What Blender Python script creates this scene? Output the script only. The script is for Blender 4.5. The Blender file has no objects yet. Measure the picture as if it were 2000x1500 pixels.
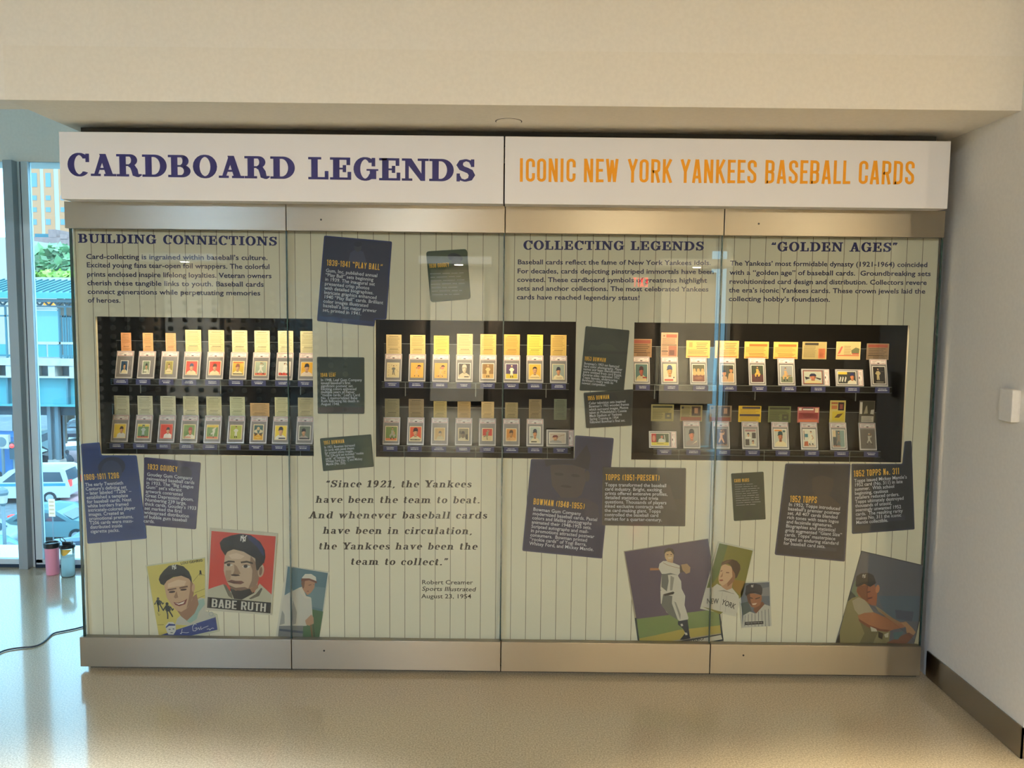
import bpy, bmesh, math, random
from mathutils import Vector, Matrix
random.seed(7)
scene = bpy.context.scene
COL = scene.collection
# ------------------------------------------------------------------ camera
S = 0.9159
CAM = Vector((0.0437, -3.7395, 1.7058))
F, YAW, PITCH, ROLL = 1567.4, -0.0006, 0.0845, -0.0110
def cam_axes():
    cy, sy = math.cos(YAW), math.sin(YAW); cp, sp = math.cos(PITCH), math.sin(PITCH)
    fwd = Vector((sy*cp, cy*cp, -sp)); right = Vector((cy, -sy, 0)); down = fwd.cross(right)
    cr, sr = math.cos(ROLL), math.sin(ROLL)
    return cr*right + sr*down, -sr*right + cr*down, fwd
AX_R, AX_D, AX_F = cam_axes()
cd = bpy.data.cameras.new('camera'); cam = bpy.data.objects.new('camera', cd); COL.objects.link(cam)
cd.sensor_fit = 'HORIZONTAL'; cd.sensor_width = 36.0; cd.lens = F/2000*36.0; cd.clip_start = 0.05; cd.clip_end = 1000
M = Matrix((AX_R, -AX_D, -AX_F)).transposed().to_4x4(); M.translation = CAM
cam.matrix_world = M
scene.camera = cam
def at(px, py, Y=None, Z=None, X=None):
    """the point of the real place seen at a photo pixel, on a plane of constant X, Y or Z"""
    d = AX_R*((px-1000)/F) + AX_D*((py-750)/F) + AX_F
    if Y is not None: t = (Y-CAM.y)/d.y
    elif Z is not None: t = (Z-CAM.z)/d.z
    else: t = (X-CAM.x)/d.x
    return CAM + d*t
# ------------------------------------------------------------------ world, sun, exposure
def lin(c): 
    c /= 255.0
    return c/12.92 if c <= 0.04045 else ((c+0.055)/1.055)**2.4
def C(r, g, b): return (lin(r), lin(g), lin(b), 1)
world = bpy.data.worlds.new('world'); scene.world = world; world.use_nodes = True
wn = world.node_tree.nodes; bgn = wn['Background']
bgn.inputs[0].default_value = (0.38, 0.76, 1.0, 1); bgn.inputs[1].default_value = 5.8
sd = bpy.data.lights.new('sun', 'SUN'); sd.energy = 3.5; sd.angle = 0.02; sd.color = (0.80, 0.92, 1.0)
sun = bpy.data.objects.new('sun', sd); COL.objects.link(sun)
sun.rotation_euler = Vector((-0.35, 0.62, -0.95)).to_track_quat('-Z', 'Y').to_euler()
vs = scene.view_settings
scene.display_settings.display_device = 'sRGB'
vs.view_transform = 'Standard'; vs.look = 'None'; vs.exposure = 0.0; vs.gamma = 1.0; vs.use_curve_mapping = False
cy = scene.cycles
cy.use_denoising = True; cy.transparent_max_bounces = 24; cy.max_bounces = 10; cy.diffuse_bounces = 5; cy.glossy_bounces = 5
cy.sample_clamp_indirect = 6.0; cy.caustics_reflective = False; cy.caustics_refractive = False
WARM = (1.0, 0.87, 0.64); NEUTRAL = (0.84, 0.95, 1.10); COOL = (0.58, 0.94, 1.45)
def lamp(name, kind, loc, energy, color, size=0.2, aim=None, parent=None, sy=None, spot=None, blend=0.6):
    d = bpy.data.lights.new(name, kind); d.energy = energy; d.color = color
    if kind == 'AREA':
        d.shape = 'RECTANGLE' if sy else 'DISK'; d.size = size
        if sy: d.size_y = sy
    else: d.shadow_soft_size = size
    if kind == 'SPOT': d.spot_size = math.radians(spot or 80); d.spot_blend = blend
    o = bpy.data.objects.new(name, d); COL.objects.link(o); o.location = loc
    if aim is not None: o.rotation_euler = (Vector(aim)-Vector(loc)).to_track_quat('-Z', 'Y').to_euler()
    if parent: o.parent = parent
    return o
# ------------------------------------------------------------------ materials
MATS = {}
def pbr(name, col, rough=0.5, metal=0.0, spec=0.5, emit=None, es=1.0):
    if name in MATS: return MATS[name]
    m = bpy.data.materials.new(name); m.use_nodes = True
    b = m.node_tree.nodes['Principled BSDF']
    b.inputs['Base Color'].default_value = col; b.inputs['Roughness'].default_value = rough
    b.inputs['Metallic'].default_value = metal; b.inputs['Specular IOR Level'].default_value = spec
    if emit: b.inputs['Emission Color'].default_value = emit; b.inputs['Emission Strength'].default_value = es
    MATS[name] = m; return m
def ink(r, g, b, rough=0.6): return pbr('ink_%d_%d_%d' % (r, g, b), C(r, g, b), rough, 0, 0.25)
def nd(m, t, **kw):
    n = m.node_tree.nodes.new(t)
    for k, v in kw.items(): setattr(n, k, v)
    return n
def lk(m, a, b): m.node_tree.links.new(a, b)
def noisy(name, c1, c2, scale=200, rough=0.5, detail=2, bump=0, spec=0.5, metal=0, lo=.35, hi=.65, stretch=None):
    m = pbr(name, c1, rough, metal, spec); b = m.node_tree.nodes['Principled BSDF']
    tc = nd(m, 'ShaderNodeTexCoord'); src = tc.outputs['Object']
    if stretch:
        mp = nd(m, 'ShaderNodeMapping'); mp.inputs['Scale'].default_value = stretch; lk(m, src, mp.inputs[0]); src = mp.outputs[0]
    nz = nd(m, 'ShaderNodeTexNoise'); nz.inputs['Scale'].default_value = scale; nz.inputs['Detail'].default_value = detail
    lk(m, src, nz.inputs['Vector'])
    rp = nd(m, 'ShaderNodeValToRGB'); rp.color_ramp.elements[0].color = c1; rp.color_ramp.elements[1].color = c2
    rp.color_ramp.elements[0].position = lo; rp.color_ramp.elements[1].position = hi
    lk(m, nz.outputs[0], rp.inputs[0]); lk(m, rp.outputs[0], b.inputs['Base Color'])
    if bump:
        bp = nd(m, 'ShaderNodeBump'); bp.inputs['Strength'].default_value = bump; bp.inputs['Distance'].default_value = 0.002
        lk(m, nz.outputs[0], bp.inputs['Height']); lk(m, bp.outputs[0], b.inputs['Normal'])
    return m
def clear(name, tint=(1, 1, 1, 1), ior=1.5, rough=0.0, gain=1.0):
    if name in MATS: return MATS[name]
    m = bpy.data.materials.new(name); m.use_nodes = True; t = m.node_tree; t.nodes.clear()
    out = nd(m, 'ShaderNodeOutputMaterial'); mx = nd(m, 'ShaderNodeMixShader'); fr = nd(m, 'ShaderNodeFresnel')
    tr = nd(m, 'ShaderNodeBsdfTransparent'); gl = nd(m, 'ShaderNodeBsdfGlossy')
    fr.inputs['IOR'].default_value = ior; tr.inputs['Color'].default_value = tint; gl.inputs['Roughness'].default_value = rough
    lk(m, fr.outputs[0], mx.inputs[0]); lk(m, tr.outputs[0], mx.inputs[1]); lk(m, gl.outputs[0], mx.inputs[2]); lk(m, mx.outputs[0], out.inputs[0])
    MATS[name] = m; return m
M_WALL = noisy('painted_wall', C(226, 222, 214), C(222, 218, 210), 60, 0.75, bump=0.03, spec=0.2)
M_CEIL = noisy('painted_ceiling', C(224, 219, 209), C(220, 215, 205), 60, 0.8, bump=0.03, spec=0.2)
M_BOARD = pbr('white_sign_board', C(222, 220, 220), 0.5, 0, 0.3)
M_NAVY = pbr('navy_vinyl', C(22, 20, 68), 0.5, 0, 0.2)
M_GOLD = pbr('gold_vinyl', C(214, 142, 22), 0.5, 0, 0.2)
M_BLACK = pbr('black_liner', C(9, 9, 8), 0.8, 0, 0.1)
M_DARK = pbr('shade_and_part_black', C(12, 12, 12), 0.6)  # black of real parts, also stands in for shade in gaps
M_GLASS = clear('case_glass', (0.97, 0.985, 0.97, 1), 1.50)
M_EDGE = pbr('glass_edge', C(24, 44, 42), 0.2)
M_ACR = clear('acrylic', (0.97, 0.98, 0.98, 1), 1.49)
M_ACRE = pbr('acrylic_edge', C(150, 155, 150), 0.25)
M_WGLASS = clear('window_glass', (0.93, 0.98, 1.0, 1), 1.5)
M_ALU = pbr('grey_aluminium', C(150, 160, 165), 0.45, 0.3)
M_ALU_L = pbr('light_aluminium', C(205, 220, 228), 0.35, 0.2)
M_GASKET = pbr('gasket', C(14, 40, 62), 0.5)
def steel(name, col=(0.37, 0.325, 0.255, 1)):
    m = pbr(name, col, 0.34, 1.0); b = m.node_tree.nodes['Principled BSDF']
    tc = nd(m, 'ShaderNodeTexCoord'); mp = nd(m, 'ShaderNodeMapping'); mp.inputs['Scale'].default_value = (3, 3, 900)
    nz = nd(m, 'ShaderNodeTexNoise'); nz.inputs['Scale'].default_value = 1.0; nz.inputs['Detail'].default_value = 3
    bp = nd(m, 'ShaderNodeBump'); bp.inputs['Strength'].default_value = 0.25; bp.inputs['Distance'].default_value = 0.0006
    lk(m, tc.outputs['Object'], mp.inputs[0]); lk(m, mp.outputs[0], nz.inputs['Vector']); lk(m, nz.outputs[0], bp.inputs['Height']); lk(m, bp.outputs[0], b.inputs['Normal'])
    b.inputs['Anisotropic'].default_value = 0.9; b.inputs['Anisotropic Rotation'].default_value = 0.25
    tg = nd(m, 'ShaderNodeTangent'); tg.direction_type = 'UV_MAP'; lk(m, tg.outputs[0], b.inputs['Tangent'])
    return m
M_STEEL = steel('brushed_steel')
def floor_mat():
    m = noisy('terrazzo', C(162, 146, 119), C(208, 193, 163), 150, 0.30, detail=6, spec=0.4, lo=.36, hi=.68)
    b = m.node_tree.nodes['Principled BSDF']; b.inputs['Coat Weight'].default_value = 0.8; b.inputs['Coat Roughness'].default_value = 0.09; b.inputs['Coat IOR'].default_value = 1.55
    tc = nd(m, 'ShaderNodeTexCoord'); nz = nd(m, 'ShaderNodeTexNoise'); nz.inputs['Scale'].default_value = 60; nz.inputs['Detail'].default_value = 4
    bp = nd(m, 'ShaderNodeBump'); bp.inputs['Strength'].default_value = 0.03; bp.inputs['Distance'].default_value = 0.003
    lk(m, tc.outputs['Object'], nz.inputs['Vector']); lk(m, nz.outputs[0], bp.inputs['Height']); lk(m, bp.outputs[0], b.inputs['Normal'])
    return m
M_FLOOR = floor_mat()
# ------------------------------------------------------------------ object helpers
class MB:
    """collects boxes, prisms, tubes and flat shapes into one mesh with several materials"""
    def __init__(s): s.v = []; s.f = []; s.m = []; s.mats = []; s.smooth = []
    def mi(s, mat):
        if mat not in s.mats: s.mats.append(mat)
        return s.mats.index(mat)
    def add(s, vs_, fs, mat, smooth=False):
        o = len(s.v); s.v += [tuple(p) for p in vs_]; k = s.mi(mat)
        for f in fs: s.f.append([i+o for i in f]); s.m.append(k); s.smooth.append(smooth)
        return s
    def box(s, a, b, mat):
        x0, y0, z0 = [min(p, q) for p, q in zip(a, b)]; x1, y1, z1 = [max(p, q) for p, q in zip(a, b)]
        v = [(x0,y0,z0),(x1,y0,z0),(x1,y1,z0),(x0,y1,z0),(x0,y0,z1),(x1,y0,z1),(x1,y1,z1),(x0,y1,z1)]
        return s.add(v, [(3,2,1,0),(4,5,6,7),(0,1,5,4),(1,2,6,5),(2,3,7,6),(3,0,4,7)], mat)
    def prism(s, pts, off, mat, side=None, both=True):
        """pts: planar loop; off: extrusion vector"""
        off = Vector(off); n = len(pts); a = [Vector(p) for p in pts]; v = a + [p+off for p in a]
        s.add(v, [list(range(n))] + ([list(range(2*n-1, n-1, -1))] if both else []), mat)
        o = len(s.v)-2*n; k = s.mi(side or mat)
        for i in range(n): j = (i+1) % n; s.f.append([o+i, o+n+i, o+n+j, o+j][::-1]); s.m.append(k); s.smooth.append(False)
        return s
    def poly(s, pts, mat): return s.add(pts, [list(range(len(pts)))], mat)
    def tube(s, pts, r, mat, n=8, cap=True):
        pts = [Vector(p) for p in pts]; rr = r if isinstance(r, (list, tuple)) else [r]*len(pts); v = []; f = []
        for i, p in enumerate(pts):
            t = (pts[min(i+1, len(pts)-1)]-pts[max(i-1, 0)]).normalized()
            u = t.orthogonal().normalized() if i == 0 else (u - t*u.dot(t)).normalized()
            w = t.cross(u)
            for k in range(n): a = 2*math.pi*k/n; v.append(p+(u*math.cos(a)+w*math.sin(a))*rr[i])
        for i in range(len(pts)-1):
            for k in range(n): j = (k+1) % n; f.append((i*n+k, i*n+j, (i+1)*n+j, (i+1)*n+k))
        if cap: f.append(list(range(n-1, -1, -1))); f.append([(len(pts)-1)*n+k for k in range(n)])
        return s.add(v, f, mat, True)
    def lathe(s, prof, c, mat, n=32):
        """prof: (radius, z) from the bottom up, about the vertical through c"""
        c = Vector(c); v = []; f = []
        for r, z in prof:
            for k in range(n): a = 2*math.pi*k/n; v.append((c.x+r*math.cos(a), c.y+r*math.sin(a), c.z+z))
        for i in range(len(prof)-1):
            for k in range(n): j = (k+1) % n; f.append((i*n+k, i*n+j, (i+1)*n+j, (i+1)*n+k))
        f.append(list(range(n-1, -1, -1))); f.append([(len(prof)-1)*n+k for k in range(n)])
        return s.add(v, f, mat, False)
    def ball(s, c, r, mat, n=12, m=8):
        c = Vector(c); r = Vector(r) if isinstance(r, (tuple, list)) else Vector((r, r, r)); v = []; f = []
        for i in range(m+1):
            t = math.pi*i/m
            for k in range(n): a = 2*math.pi*k/n; v.append((c.x+r.x*math.sin(t)*math.cos(a), c.y+r.y*math.sin(t)*math.sin(a), c.z-r.z*math.cos(t)))
        for i in range(m):
            for k in range(n): j = (k+1) % n; f.append((i*n+k, i*n+j, (i+1)*n+j, (i+1)*n+k))
        return s.add(v, f, mat, True)
    def build(s, name, parent=None, origin=None, bevel=0, uv=False):
        me = bpy.data.meshes.new(name); o = Vector(origin) if origin is not None else Vector((0, 0, 0))
        me.from_pydata([tuple(Vector(p)-o) for p in s.v], [], s.f)
        for m in s.mats: me.materials.append(m)
        for p, k, sm in zip(me.polygons, s.m, s.smooth): p.material_index = k; p.use_smooth = sm
        if uv:
            l = me.uv_layers.new(name='uv')
            for lp in me.loops: co = me.vertices[lp.vertex_index].co; l.data[lp.index].uv = (co.x+co.y, co.z)
        me.validate(); me.update()
        ob = bpy.data.objects.new(name, me); COL.objects.link(ob)
        if origin is not None: ob.location = o
        if parent:
            ob.parent = parent
            if origin is None: ob.matrix_parent_inverse = Matrix.Translation(-Vector(parent.location))
            else: ob.location = o - Vector(parent.location)
        if bevel:
            b = ob.modifiers.new('bevel', 'BEVEL'); b.width = bevel; b.segments = 2; b.limit_method = 'ANGLE'
        return ob
def tag(o, label, cat=None, group=None, kind=None):
    if label: o['label'] = label
    if cat: o['category'] = cat
    if group: o['group'] = group
    if kind: o['kind'] = kind
    return o
def thing(name, loc, label, cat, group=None):
    o = bpy.data.objects.new(name, None); COL.objects.link(o); o.location = loc; o.empty_display_size = 0.05
    return tag(o, label, cat, group)
def struct(o, label=None): o['kind'] = 'structure'; return tag(o, label) 
# ------------------------------------------------------------------ lettering
def arc(cx, cy_, rx, ry, a0, a1, n=7):
    return [(cx+rx*math.cos(math.radians(a0+(a1-a0)*i/n)), cy_+ry*math.sin(math.radians(a0+(a1-a0)*i/n))) for i in range(n+1)]
def stroke(pts, w, closed=False):
    """quads of a pen stroke; w a number or one width per point"""
    n = len(pts); ws = w if isinstance(w, (list, tuple)) else [w]*n; L = []; R_ = []
    for i in range(n):
        p = Vector(pts[i]); a = Vector(pts[i-1]) if (i > 0 or closed) else None; b = Vector(pts[(i+1) % n]) if (i < n-1 or closed) else None
        d1 = (p-a).normalized() if a is not None and (p-a).length > 1e-6 else None; d2 = (b-p).normalized() if b is not None and (b-p).length > 1e-6 else None
        d1 = d1 or d2; d2 = d2 or d1
        n1 = Vector((-d1.y, d1.x)); n2 = Vector((-d2.y, d2.x)); m = n1+n2
        m = n1 if m.length < 0.2 else m.normalized()
        k = ws[i]/2/max(0.45, m.dot(n1)); L.append(tuple(p+m*k)); R_.append(tuple(p-m*k))
    return [[R_[i], R_[(i+1) % n], L[(i+1) % n], L[i]] for i in range(n if closed else n-1)]
def rect(x0, y0, x1, y1): return [[(x0, y0), (x1, y0), (x1, y1), (x0, y1)]]
def ring(cx, cy_, rx, ry, tx, ty, a0=0, a1=360, n=20):
    o = arc(cx, cy_, rx, ry, a0, a1, n); i = arc(cx, cy_, rx-tx, ry-ty, a0, a1, n)
    return [[o[k], o[k+1], i[k+1], i[k]] for k in range(n)]
def gothic():
    t = .118; l, r, m = .065, .315, .19; G = {}
    top = lambda a0, a1: arc(m, .81, .125, .125, a0, a1); bot = lambda a0, a1: arc(m, .19, .125, .125, a0, a1)
    def g(ch, w, *ps): G[ch] = ([q for p in ps for q in stroke(p, t)], w)
    stem = [(l, 0), (l, 1)]; rst = [(r, 0), (r, 1)]
    bowl = lambda y0, y1: [(l, y1)] + [(.19, y1)] + arc(.19, y1-.11, .125, .11, 90, 0) + arc(.19, y0+.11, .125, .11, 0, -90) + [(l, y0)]
    g('A', .46, [(.065, 0), (.185, 1)], [(.335, 0), (.215, 1)], [(.11, .25), (.29, .25)]); g('B', .45, stem, bowl(.5, .935), bowl(.065, .5))
    g('C', .43, [(r, .63)] + top(0, 180) + bot(180, 360) + [(r, .37)]); g('D', .45, stem, [(l, .935), (.17, .935)] + arc(.17, .81, .145, .125, 90, 0) + arc(.17, .19, .145, .125, 0, -90) + [(l, .065)])
    g('E', .38, stem, [(l, .935), (.32, .935)], [(l, .51), (.29, .51)], [(l, .065), (.32, .065)]); g('F', .37, stem, [(l, .935), (.32, .935)], [(l, .51), (.29, .51)])
    g('G', .44, [(r, .66)] + top(0, 180) + bot(180, 360) + [(r, .46), (.19, .46)]); g('H', .46, stem, rst, [(l, .5), (r, .5)]); g('I', .22, stem)
    g('K', .45, stem, [(l, .38), (.33, 1)], [(.15, .57), (.34, 0)]); g('L', .36, stem, [(l, .065), (.31, .065)])
    g('M', .58, stem, [(.45, 0), (.45, 1)], [(.08, .98), (.2575, .22), (.435, .98)]); g('N', .46, stem, rst, [(.075, .97), (.305, .03)])
    o = [(l, .19), (l, .81)] + top(180, 0) + bot(0, -180); g('O', .45, o); G['0'] = (G['O'][0], .45)
    g('P', .43, stem, bowl(.44, .935)); g('R', .45, stem, bowl(.47, .935), [(.21, .48), (.32, 0)])
    s = [(r, .69)] + top(0, 180) + [(l, .7), (.085, .61), (m, .5), (.295, .39), (r, .3)] + bot(0, -180) + [(l, .31)]; g('S', .44, s)
    g('T', .40, [(.175, 0), (.175, 1)], [(.0, .935), (.35, .935)]); g('U', .45, [(l, 1)] + bot(180, 360) + [(r, 1)])
    g('W', .62, [(.06, 1), (.155, .02)], [(.155, .02), (.255, .95)], [(.255, .95), (.36, .02)], [(.36, .02), (.455, 1)]); g('Y', .44, [(.04, 1), (.19, .48)], [(.34, 1), (.19, .48)], [(.19, .5), (.19, 0)])
    g('1', .30, [(.15, 0), (.15, 1)], [(.02, .80), (.15, .93)]); g('2', .42, [(l, .7)] + top(180, 0) + [(r, .68), (.26, .5), (l+.02, .17), (l+.01, .065), (.37, .065)])
    g('3', .43, [(l, .72)] + top(180, 0) + [(r, .66)] + arc(.19, .62, .125, .1, 0, -90) + [(.16, .52)], [(.16, .52), (.19, .52)] + arc(.19, .4, .125, .12, 90, 0) + bot(0, -180) + [(l, .3)])
    g('4', .43, [(.26, 0), (.26, 1)], [(.24, .97), (.05, .3), (.38, .26)]); g('5', .43, [(.34, .935), (l, .935), (l, .5)] + arc(.19, .45, .125, .13, 150, 0) + bot(0, -180) + [(l, .3)])
    g('6', .44, [(r, .72)] + top(0, 180) + bot(180, 360) + arc(.19, .45, .125, .125, 0, 180)); g('7', .38, [(.01, .935), (.31, .935), (.13, 0)])
    g('8', .44, arc(.19, .72, .12, .215, 0, 360, 14), arc(.19, .285, .125, .22, 0, 360, 14)); g('9', .44, [(l, .28)] + bot(180, 360) + top(0, 180) + arc(.19, .55, .125, .125, 180, 360))
    g('-', .3, [(.03, .45), (.23, .45)]); g('(', .28, arc(.25, .5, .17, .56, 130, 230)); g(')', .28, arc(0, .5, .17, .56, 50, -50)); g('.', .2, [(.065, 0), (.065, .14)])
    q = [[(.09, .98), (.2, .98), (.13, .72), (.02, .72)], [(.27, .98), (.38, .98), (.31, .72), (.2, .72)]]; G['”'] = (q, .44); G['“'] = ([[(x-.0, 1.7-y) for x, y in p] for p in q], .44)
    g('o', .38, arc(.16, .3, .095, .24, 0, 360, 14)); G[' '] = ([], .24)
    return G
def slab():
    G = {}; s = .105
    def g(ch, w, *ps): G[ch] = ([q for p in ps for q in p], w)
    def stem(x, w=.2, y0=0, y1=1): return rect(x, y0, x+w, y1)
    g('A', .98, [[(.13, 0), (.23, 0), (.55, 1), (.42, 1)]], [[(.37, 1), (.57, 1), (.86, 0), (.63, 0)]], rect(.26, .28, .70, .37), rect(.02, 0, .36, s), rect(.54, 0, .97, s))
    g('B', .9, stem(.12), rect(0, 0, .5, s), rect(0, 1-s, .5, 1), rect(.3, .47, .5, .55), ring(.5, .735, .26, .265, .19, s, -90, 90), ring(.5, .28, .33, .28, .21, s, -90, 90))
    g('C', .86, ring(.46, .5, .43, .53, .21, .09, 38, 318), rect(.74, .62, .83, 1)); g('D', .96, stem(.12), rect(0, 0, .46, s), rect(0, 1-s, .46, 1), ring(.44, .5, .47, .5, .21, s, -90, 90))
    g('E', .84, stem(.12), rect(0, 0, .78, s), rect(0, 1-s, .74, 1), rect(.3, .46, .56, .54), rect(.65, .66, .74, 1), rect(.69, 0, .78, .36), rect(.5, .34, .58, .66))
    g('G', .98, ring(.46, .5, .43, .53, .21, .09, 38, 330), rect(.74, .62, .83, 1), rect(.54, .42, .95, .5), rect(.67, .05, .87, .46)); g('I', .5, stem(.14), rect(0, 0, .48, s), rect(0, 1-s, .48, 1))
    g('L', .8, stem(.12), rect(0, 0, .74, s), rect(0, 1-s, .46, 1), rect(.65, 0, .74, .38))
    g('N', 1.02, rect(.13, 0, .22, 1), rect(.77, 0, .86, 1), [[(.05, 1), (.32, 1), (.86, .08), (.86, 0), (.74, 0)]], rect(0, 0, .36, s), rect(0, 1-s, .3, 1), rect(.62, 1-s, 1, 1))
    g('O', .96, ring(.47, .5, .45, .53, .21, .09)); g('R', .96, stem(.12), rect(0, 0, .44, s), rect(0, 1-s, .5, 1), rect(.3, .47, .5, .55), ring(.5, .735, .27, .265, .19, s, -90, 90), stroke([(.48, .5), (.6, .46), (.68, .3), (.72, .1), (.82, .03), (.93, .1)], [.1, .16, .2, .19, .09, .07]))
    g('S', .8, stroke([(.66, .72), (.58, .9), (.4, .965), (.22, .9), (.15, .74), (.24, .6), (.4, .53), (.56, .45), (.64, .29), (.56, .11), (.37, .035), (.18, .1), (.1, .28)], [.07, .08, .08, .13, .18, .2, .21, .2, .18, .13, .08, .08, .07]), rect(.62, .66, .7, 1), rect(.06, 0, .14, .36))
    g('T', .88, stem(.33), rect(.2, 0, .66, s), rect(.02, 1-s, .84, 1), rect(.02, .64, .1, 1), rect(.76, .64, .84, 1))
    g('U', .98, stem(.12, .2, .34, 1), rect(.74, .34, .83, 1), ring(.475, .34, .355, .36, .2, .09, 180, 270, 10), ring(.475, .34, .355, .36, .09, .09, 270, 360, 10), rect(0, 1-s, .44, 1), rect(.62, 1-s, .96, 1))
    G['Y'] = ([[(.05, 1), (.28, 1), (.55, .45), (.42, .4)], [(.72, 1), (.82, 1), (.56, .42), (.45, .45)]] + rect(.37, 0, .56, .47) + rect(.24, 0, .7, s) + rect(0, 1-s, .36, 1) + rect(.6, 1-s, .92, 1), .86)
    q = lambda x, y: [[(x, y), (x+.11, y), (x+.04, y-.26), (x-.03, y-.26)], [(x-.02, y+.02), (x+.13, y+.02), (x+.13, y-.12), (x-.02, y-.12)]]
    G['”'] = (q(.05, .98)+q(.25, .98), .45); G['“'] = ([[(.4-a, 1.68-b) for a, b in p] for p in G['”'][0]], .45)
    # small letters, x-height .68
    h = .68; t = .16; u = .07
    def lo(x, w=t, y0=0, y1=h): return rect(x, y0, x+w, y1)
    bowl = lambda cx: ring(cx, h/2, .29, h/2+.01, t, u)
    g('a', .66, stroke([(.1, .5), (.16, .61), (.3, .645), (.42, .56), (.44, .4), (.44, .12), (.5, .035), (.62, .05)], [.13, .1, .07, .13, t, t, .1, .07]), ring(.26, .19, .22, .2, .14, .06, 60, 300), rect(.25, .33, .44, .39), rect(.25, 0, .4, .05))
    g('b', .7, lo(.1, t, 0, 1), rect(0, 1-u, .2, 1), ring(.36, h/2, .3, h/2+.01, t, u, -115, 115)); g('c', .58, ring(.31, h/2, .28, h/2+.01, t, u, 45, 315), rect(.44, .42, .53, .58))
    g('d', .76, lo(.48, t, 0, 1), rect(.38, 1-u, .5, 1), rect(.6, 0, .74, u), ring(.34, h/2, .3, h/2+.01, t, u, 65, 295)); g('e', .62, ring(.31, h/2, .28, h/2+.01, t, u, 0, 310), rect(.1, .31, .58, .38))
    g('h', .8, lo(.1, t, 0, 1), rect(0, 1-u, .2, 1), rect(.0, 0, .34, u), stroke([(.22, .5), (.34, .63), (.47, .62), (.55, .5), (.56, 0)], [.06, .08, .1, .15, t]), rect(.42, 0, .76, u))
    G['n'] = (rect(.1, 0, .26, h)+rect(0, h-u, .2, h)+G['h'][0][2:], .8); G['n'] = (rect(.1, 0, .26, h)+rect(0, h-u, .2, h)+rect(.0, 0, .34, u)+stroke([(.22, .5), (.34, .63), (.47, .62), (.55, .5), (.56, 0)], [.06, .08, .1, .15, t])+rect(.42, 0, .76, u), .8)
    g('i', .4, lo(.1), rect(0, h-u, .2, h), rect(0, 0, .36, u), ring(.18, .88, .1, .1, .1, .1)); g('k', .78, lo(.1, t, 0, 1), rect(0, 1-u, .2, 1), rect(0, 0, .34, u), stroke([(.26, .28), (.58, .64)], .07), stroke([(.36, .42), (.62, .03)], .16), rect(.42, h-u, .72, h), rect(.44, 0, .78, u))
    g('l', .4, lo(.1, t, 0, 1), rect(0, 1-u, .2, 1), rect(0, 0, .36, u))
    hump = lambda x: stroke([(x+.12, .5), (x+.24, .63), (x+.36, .62), (x+.43, .5), (x+.44, 0)], [.06, .08, .1, .15, t])
    g('m', 1.18, lo(.1), rect(0, h-u, .2, h), rect(0, 0, .34, u), hump(.1), hump(.47), rect(.42, 0, .68, u), rect(.8, 0, 1.14, u)); g('o', .66, ring(.32, h/2, .3, h/2+.01, t, u))
    g('r', .58, lo(.1), rect(0, h-u, .2, h), rect(0, 0, .38, u), stroke([(.24, .44), (.32, .6), (.44, .63), (.5, .56)], [.05, .08, .12, .14])); g('s', .54, stroke([(.44, .5), (.38, .61), (.26, .645), (.13, .58), (.12, .46), (.26, .36), (.42, .27), (.42, .1), (.27, .03), (.13, .08), (.07, .2)], [.06, .07, .07, .1, .13, .15, .14, .11, .07, .07, .06]))
    g('t', .46, stroke([(.17, .9), (.17, .16), (.23, .045), (.4, .08)], [t, t, .12, .06]), rect(.02, h-u, .38, h)); g('u', .8, lo(.1, t, .16), rect(0, h-u, .2, h), stroke([(.18, .2), (.24, .06), (.36, .04), (.5, .18)], [t, .12, .08, .06]), lo(.48), rect(.38, h-u, .5, h), rect(.6, 0, .76, u))
    g('v', .7, [[(.06, h), (.25, h), (.42, .12), (.34, 0), (.3, 0)]], stroke([(.34, .02), (.57, .66)], .07), rect(0, h-u, .32, h), rect(.42, h-u, .7, h)); g('w', 1.02, [[(.06, h), (.24, h), (.38, .12), (.32, 0), (.28, 0)], [(.4, h), (.58, h), (.72, .12), (.66, 0), (.62, 0)]], stroke([(.3, .02), (.5, .66)], .07), stroke([(.65, .02), (.87, .66)], .07), rect(0, h-u, .3, h), rect(.72, h-u, 1, h))
    g('1', .56, stem(.19, .19), rect(.05, 0, .52, s), stroke([(.04, .8), (.22, .95)], .09)); g('2', .74, stroke([(.12, .72), (.2, .9), (.38, .96), (.54, .86), (.56, .68), (.44, .48), (.14, .08)], [.14, .1, .08, .17, .19, .15, .09]), rect(.06, 0, .66, .11), rect(.58, 0, .66, .28))
    g('9', .74, ring(.34, .69, .28, .31, .18, .08), stroke([(.54, .66), (.52, .34), (.38, .1), (.14, .04)], [.18, .18, .13, .1])); g(',', .32, stroke([(.14, .08), (.16, 0), (.06, -.16)], [.16, .14, .04])); g('.', .32, rect(.06, 0, .22, .16)); G[' '] = ([], .42)
    for ch, (ps, w) in list(G.items()):          # heavy weight: every pen shape laid down twice, a little apart
        d = .05 if ch.islower() or ch.isdigit() else .055
        G[ch] = (ps+[[(x+d, y) for x, y in p] for p in ps], w+d)
    return G
GOTHIC, SLAB = gothic(), slab()
FONT_CACHE = {}
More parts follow.
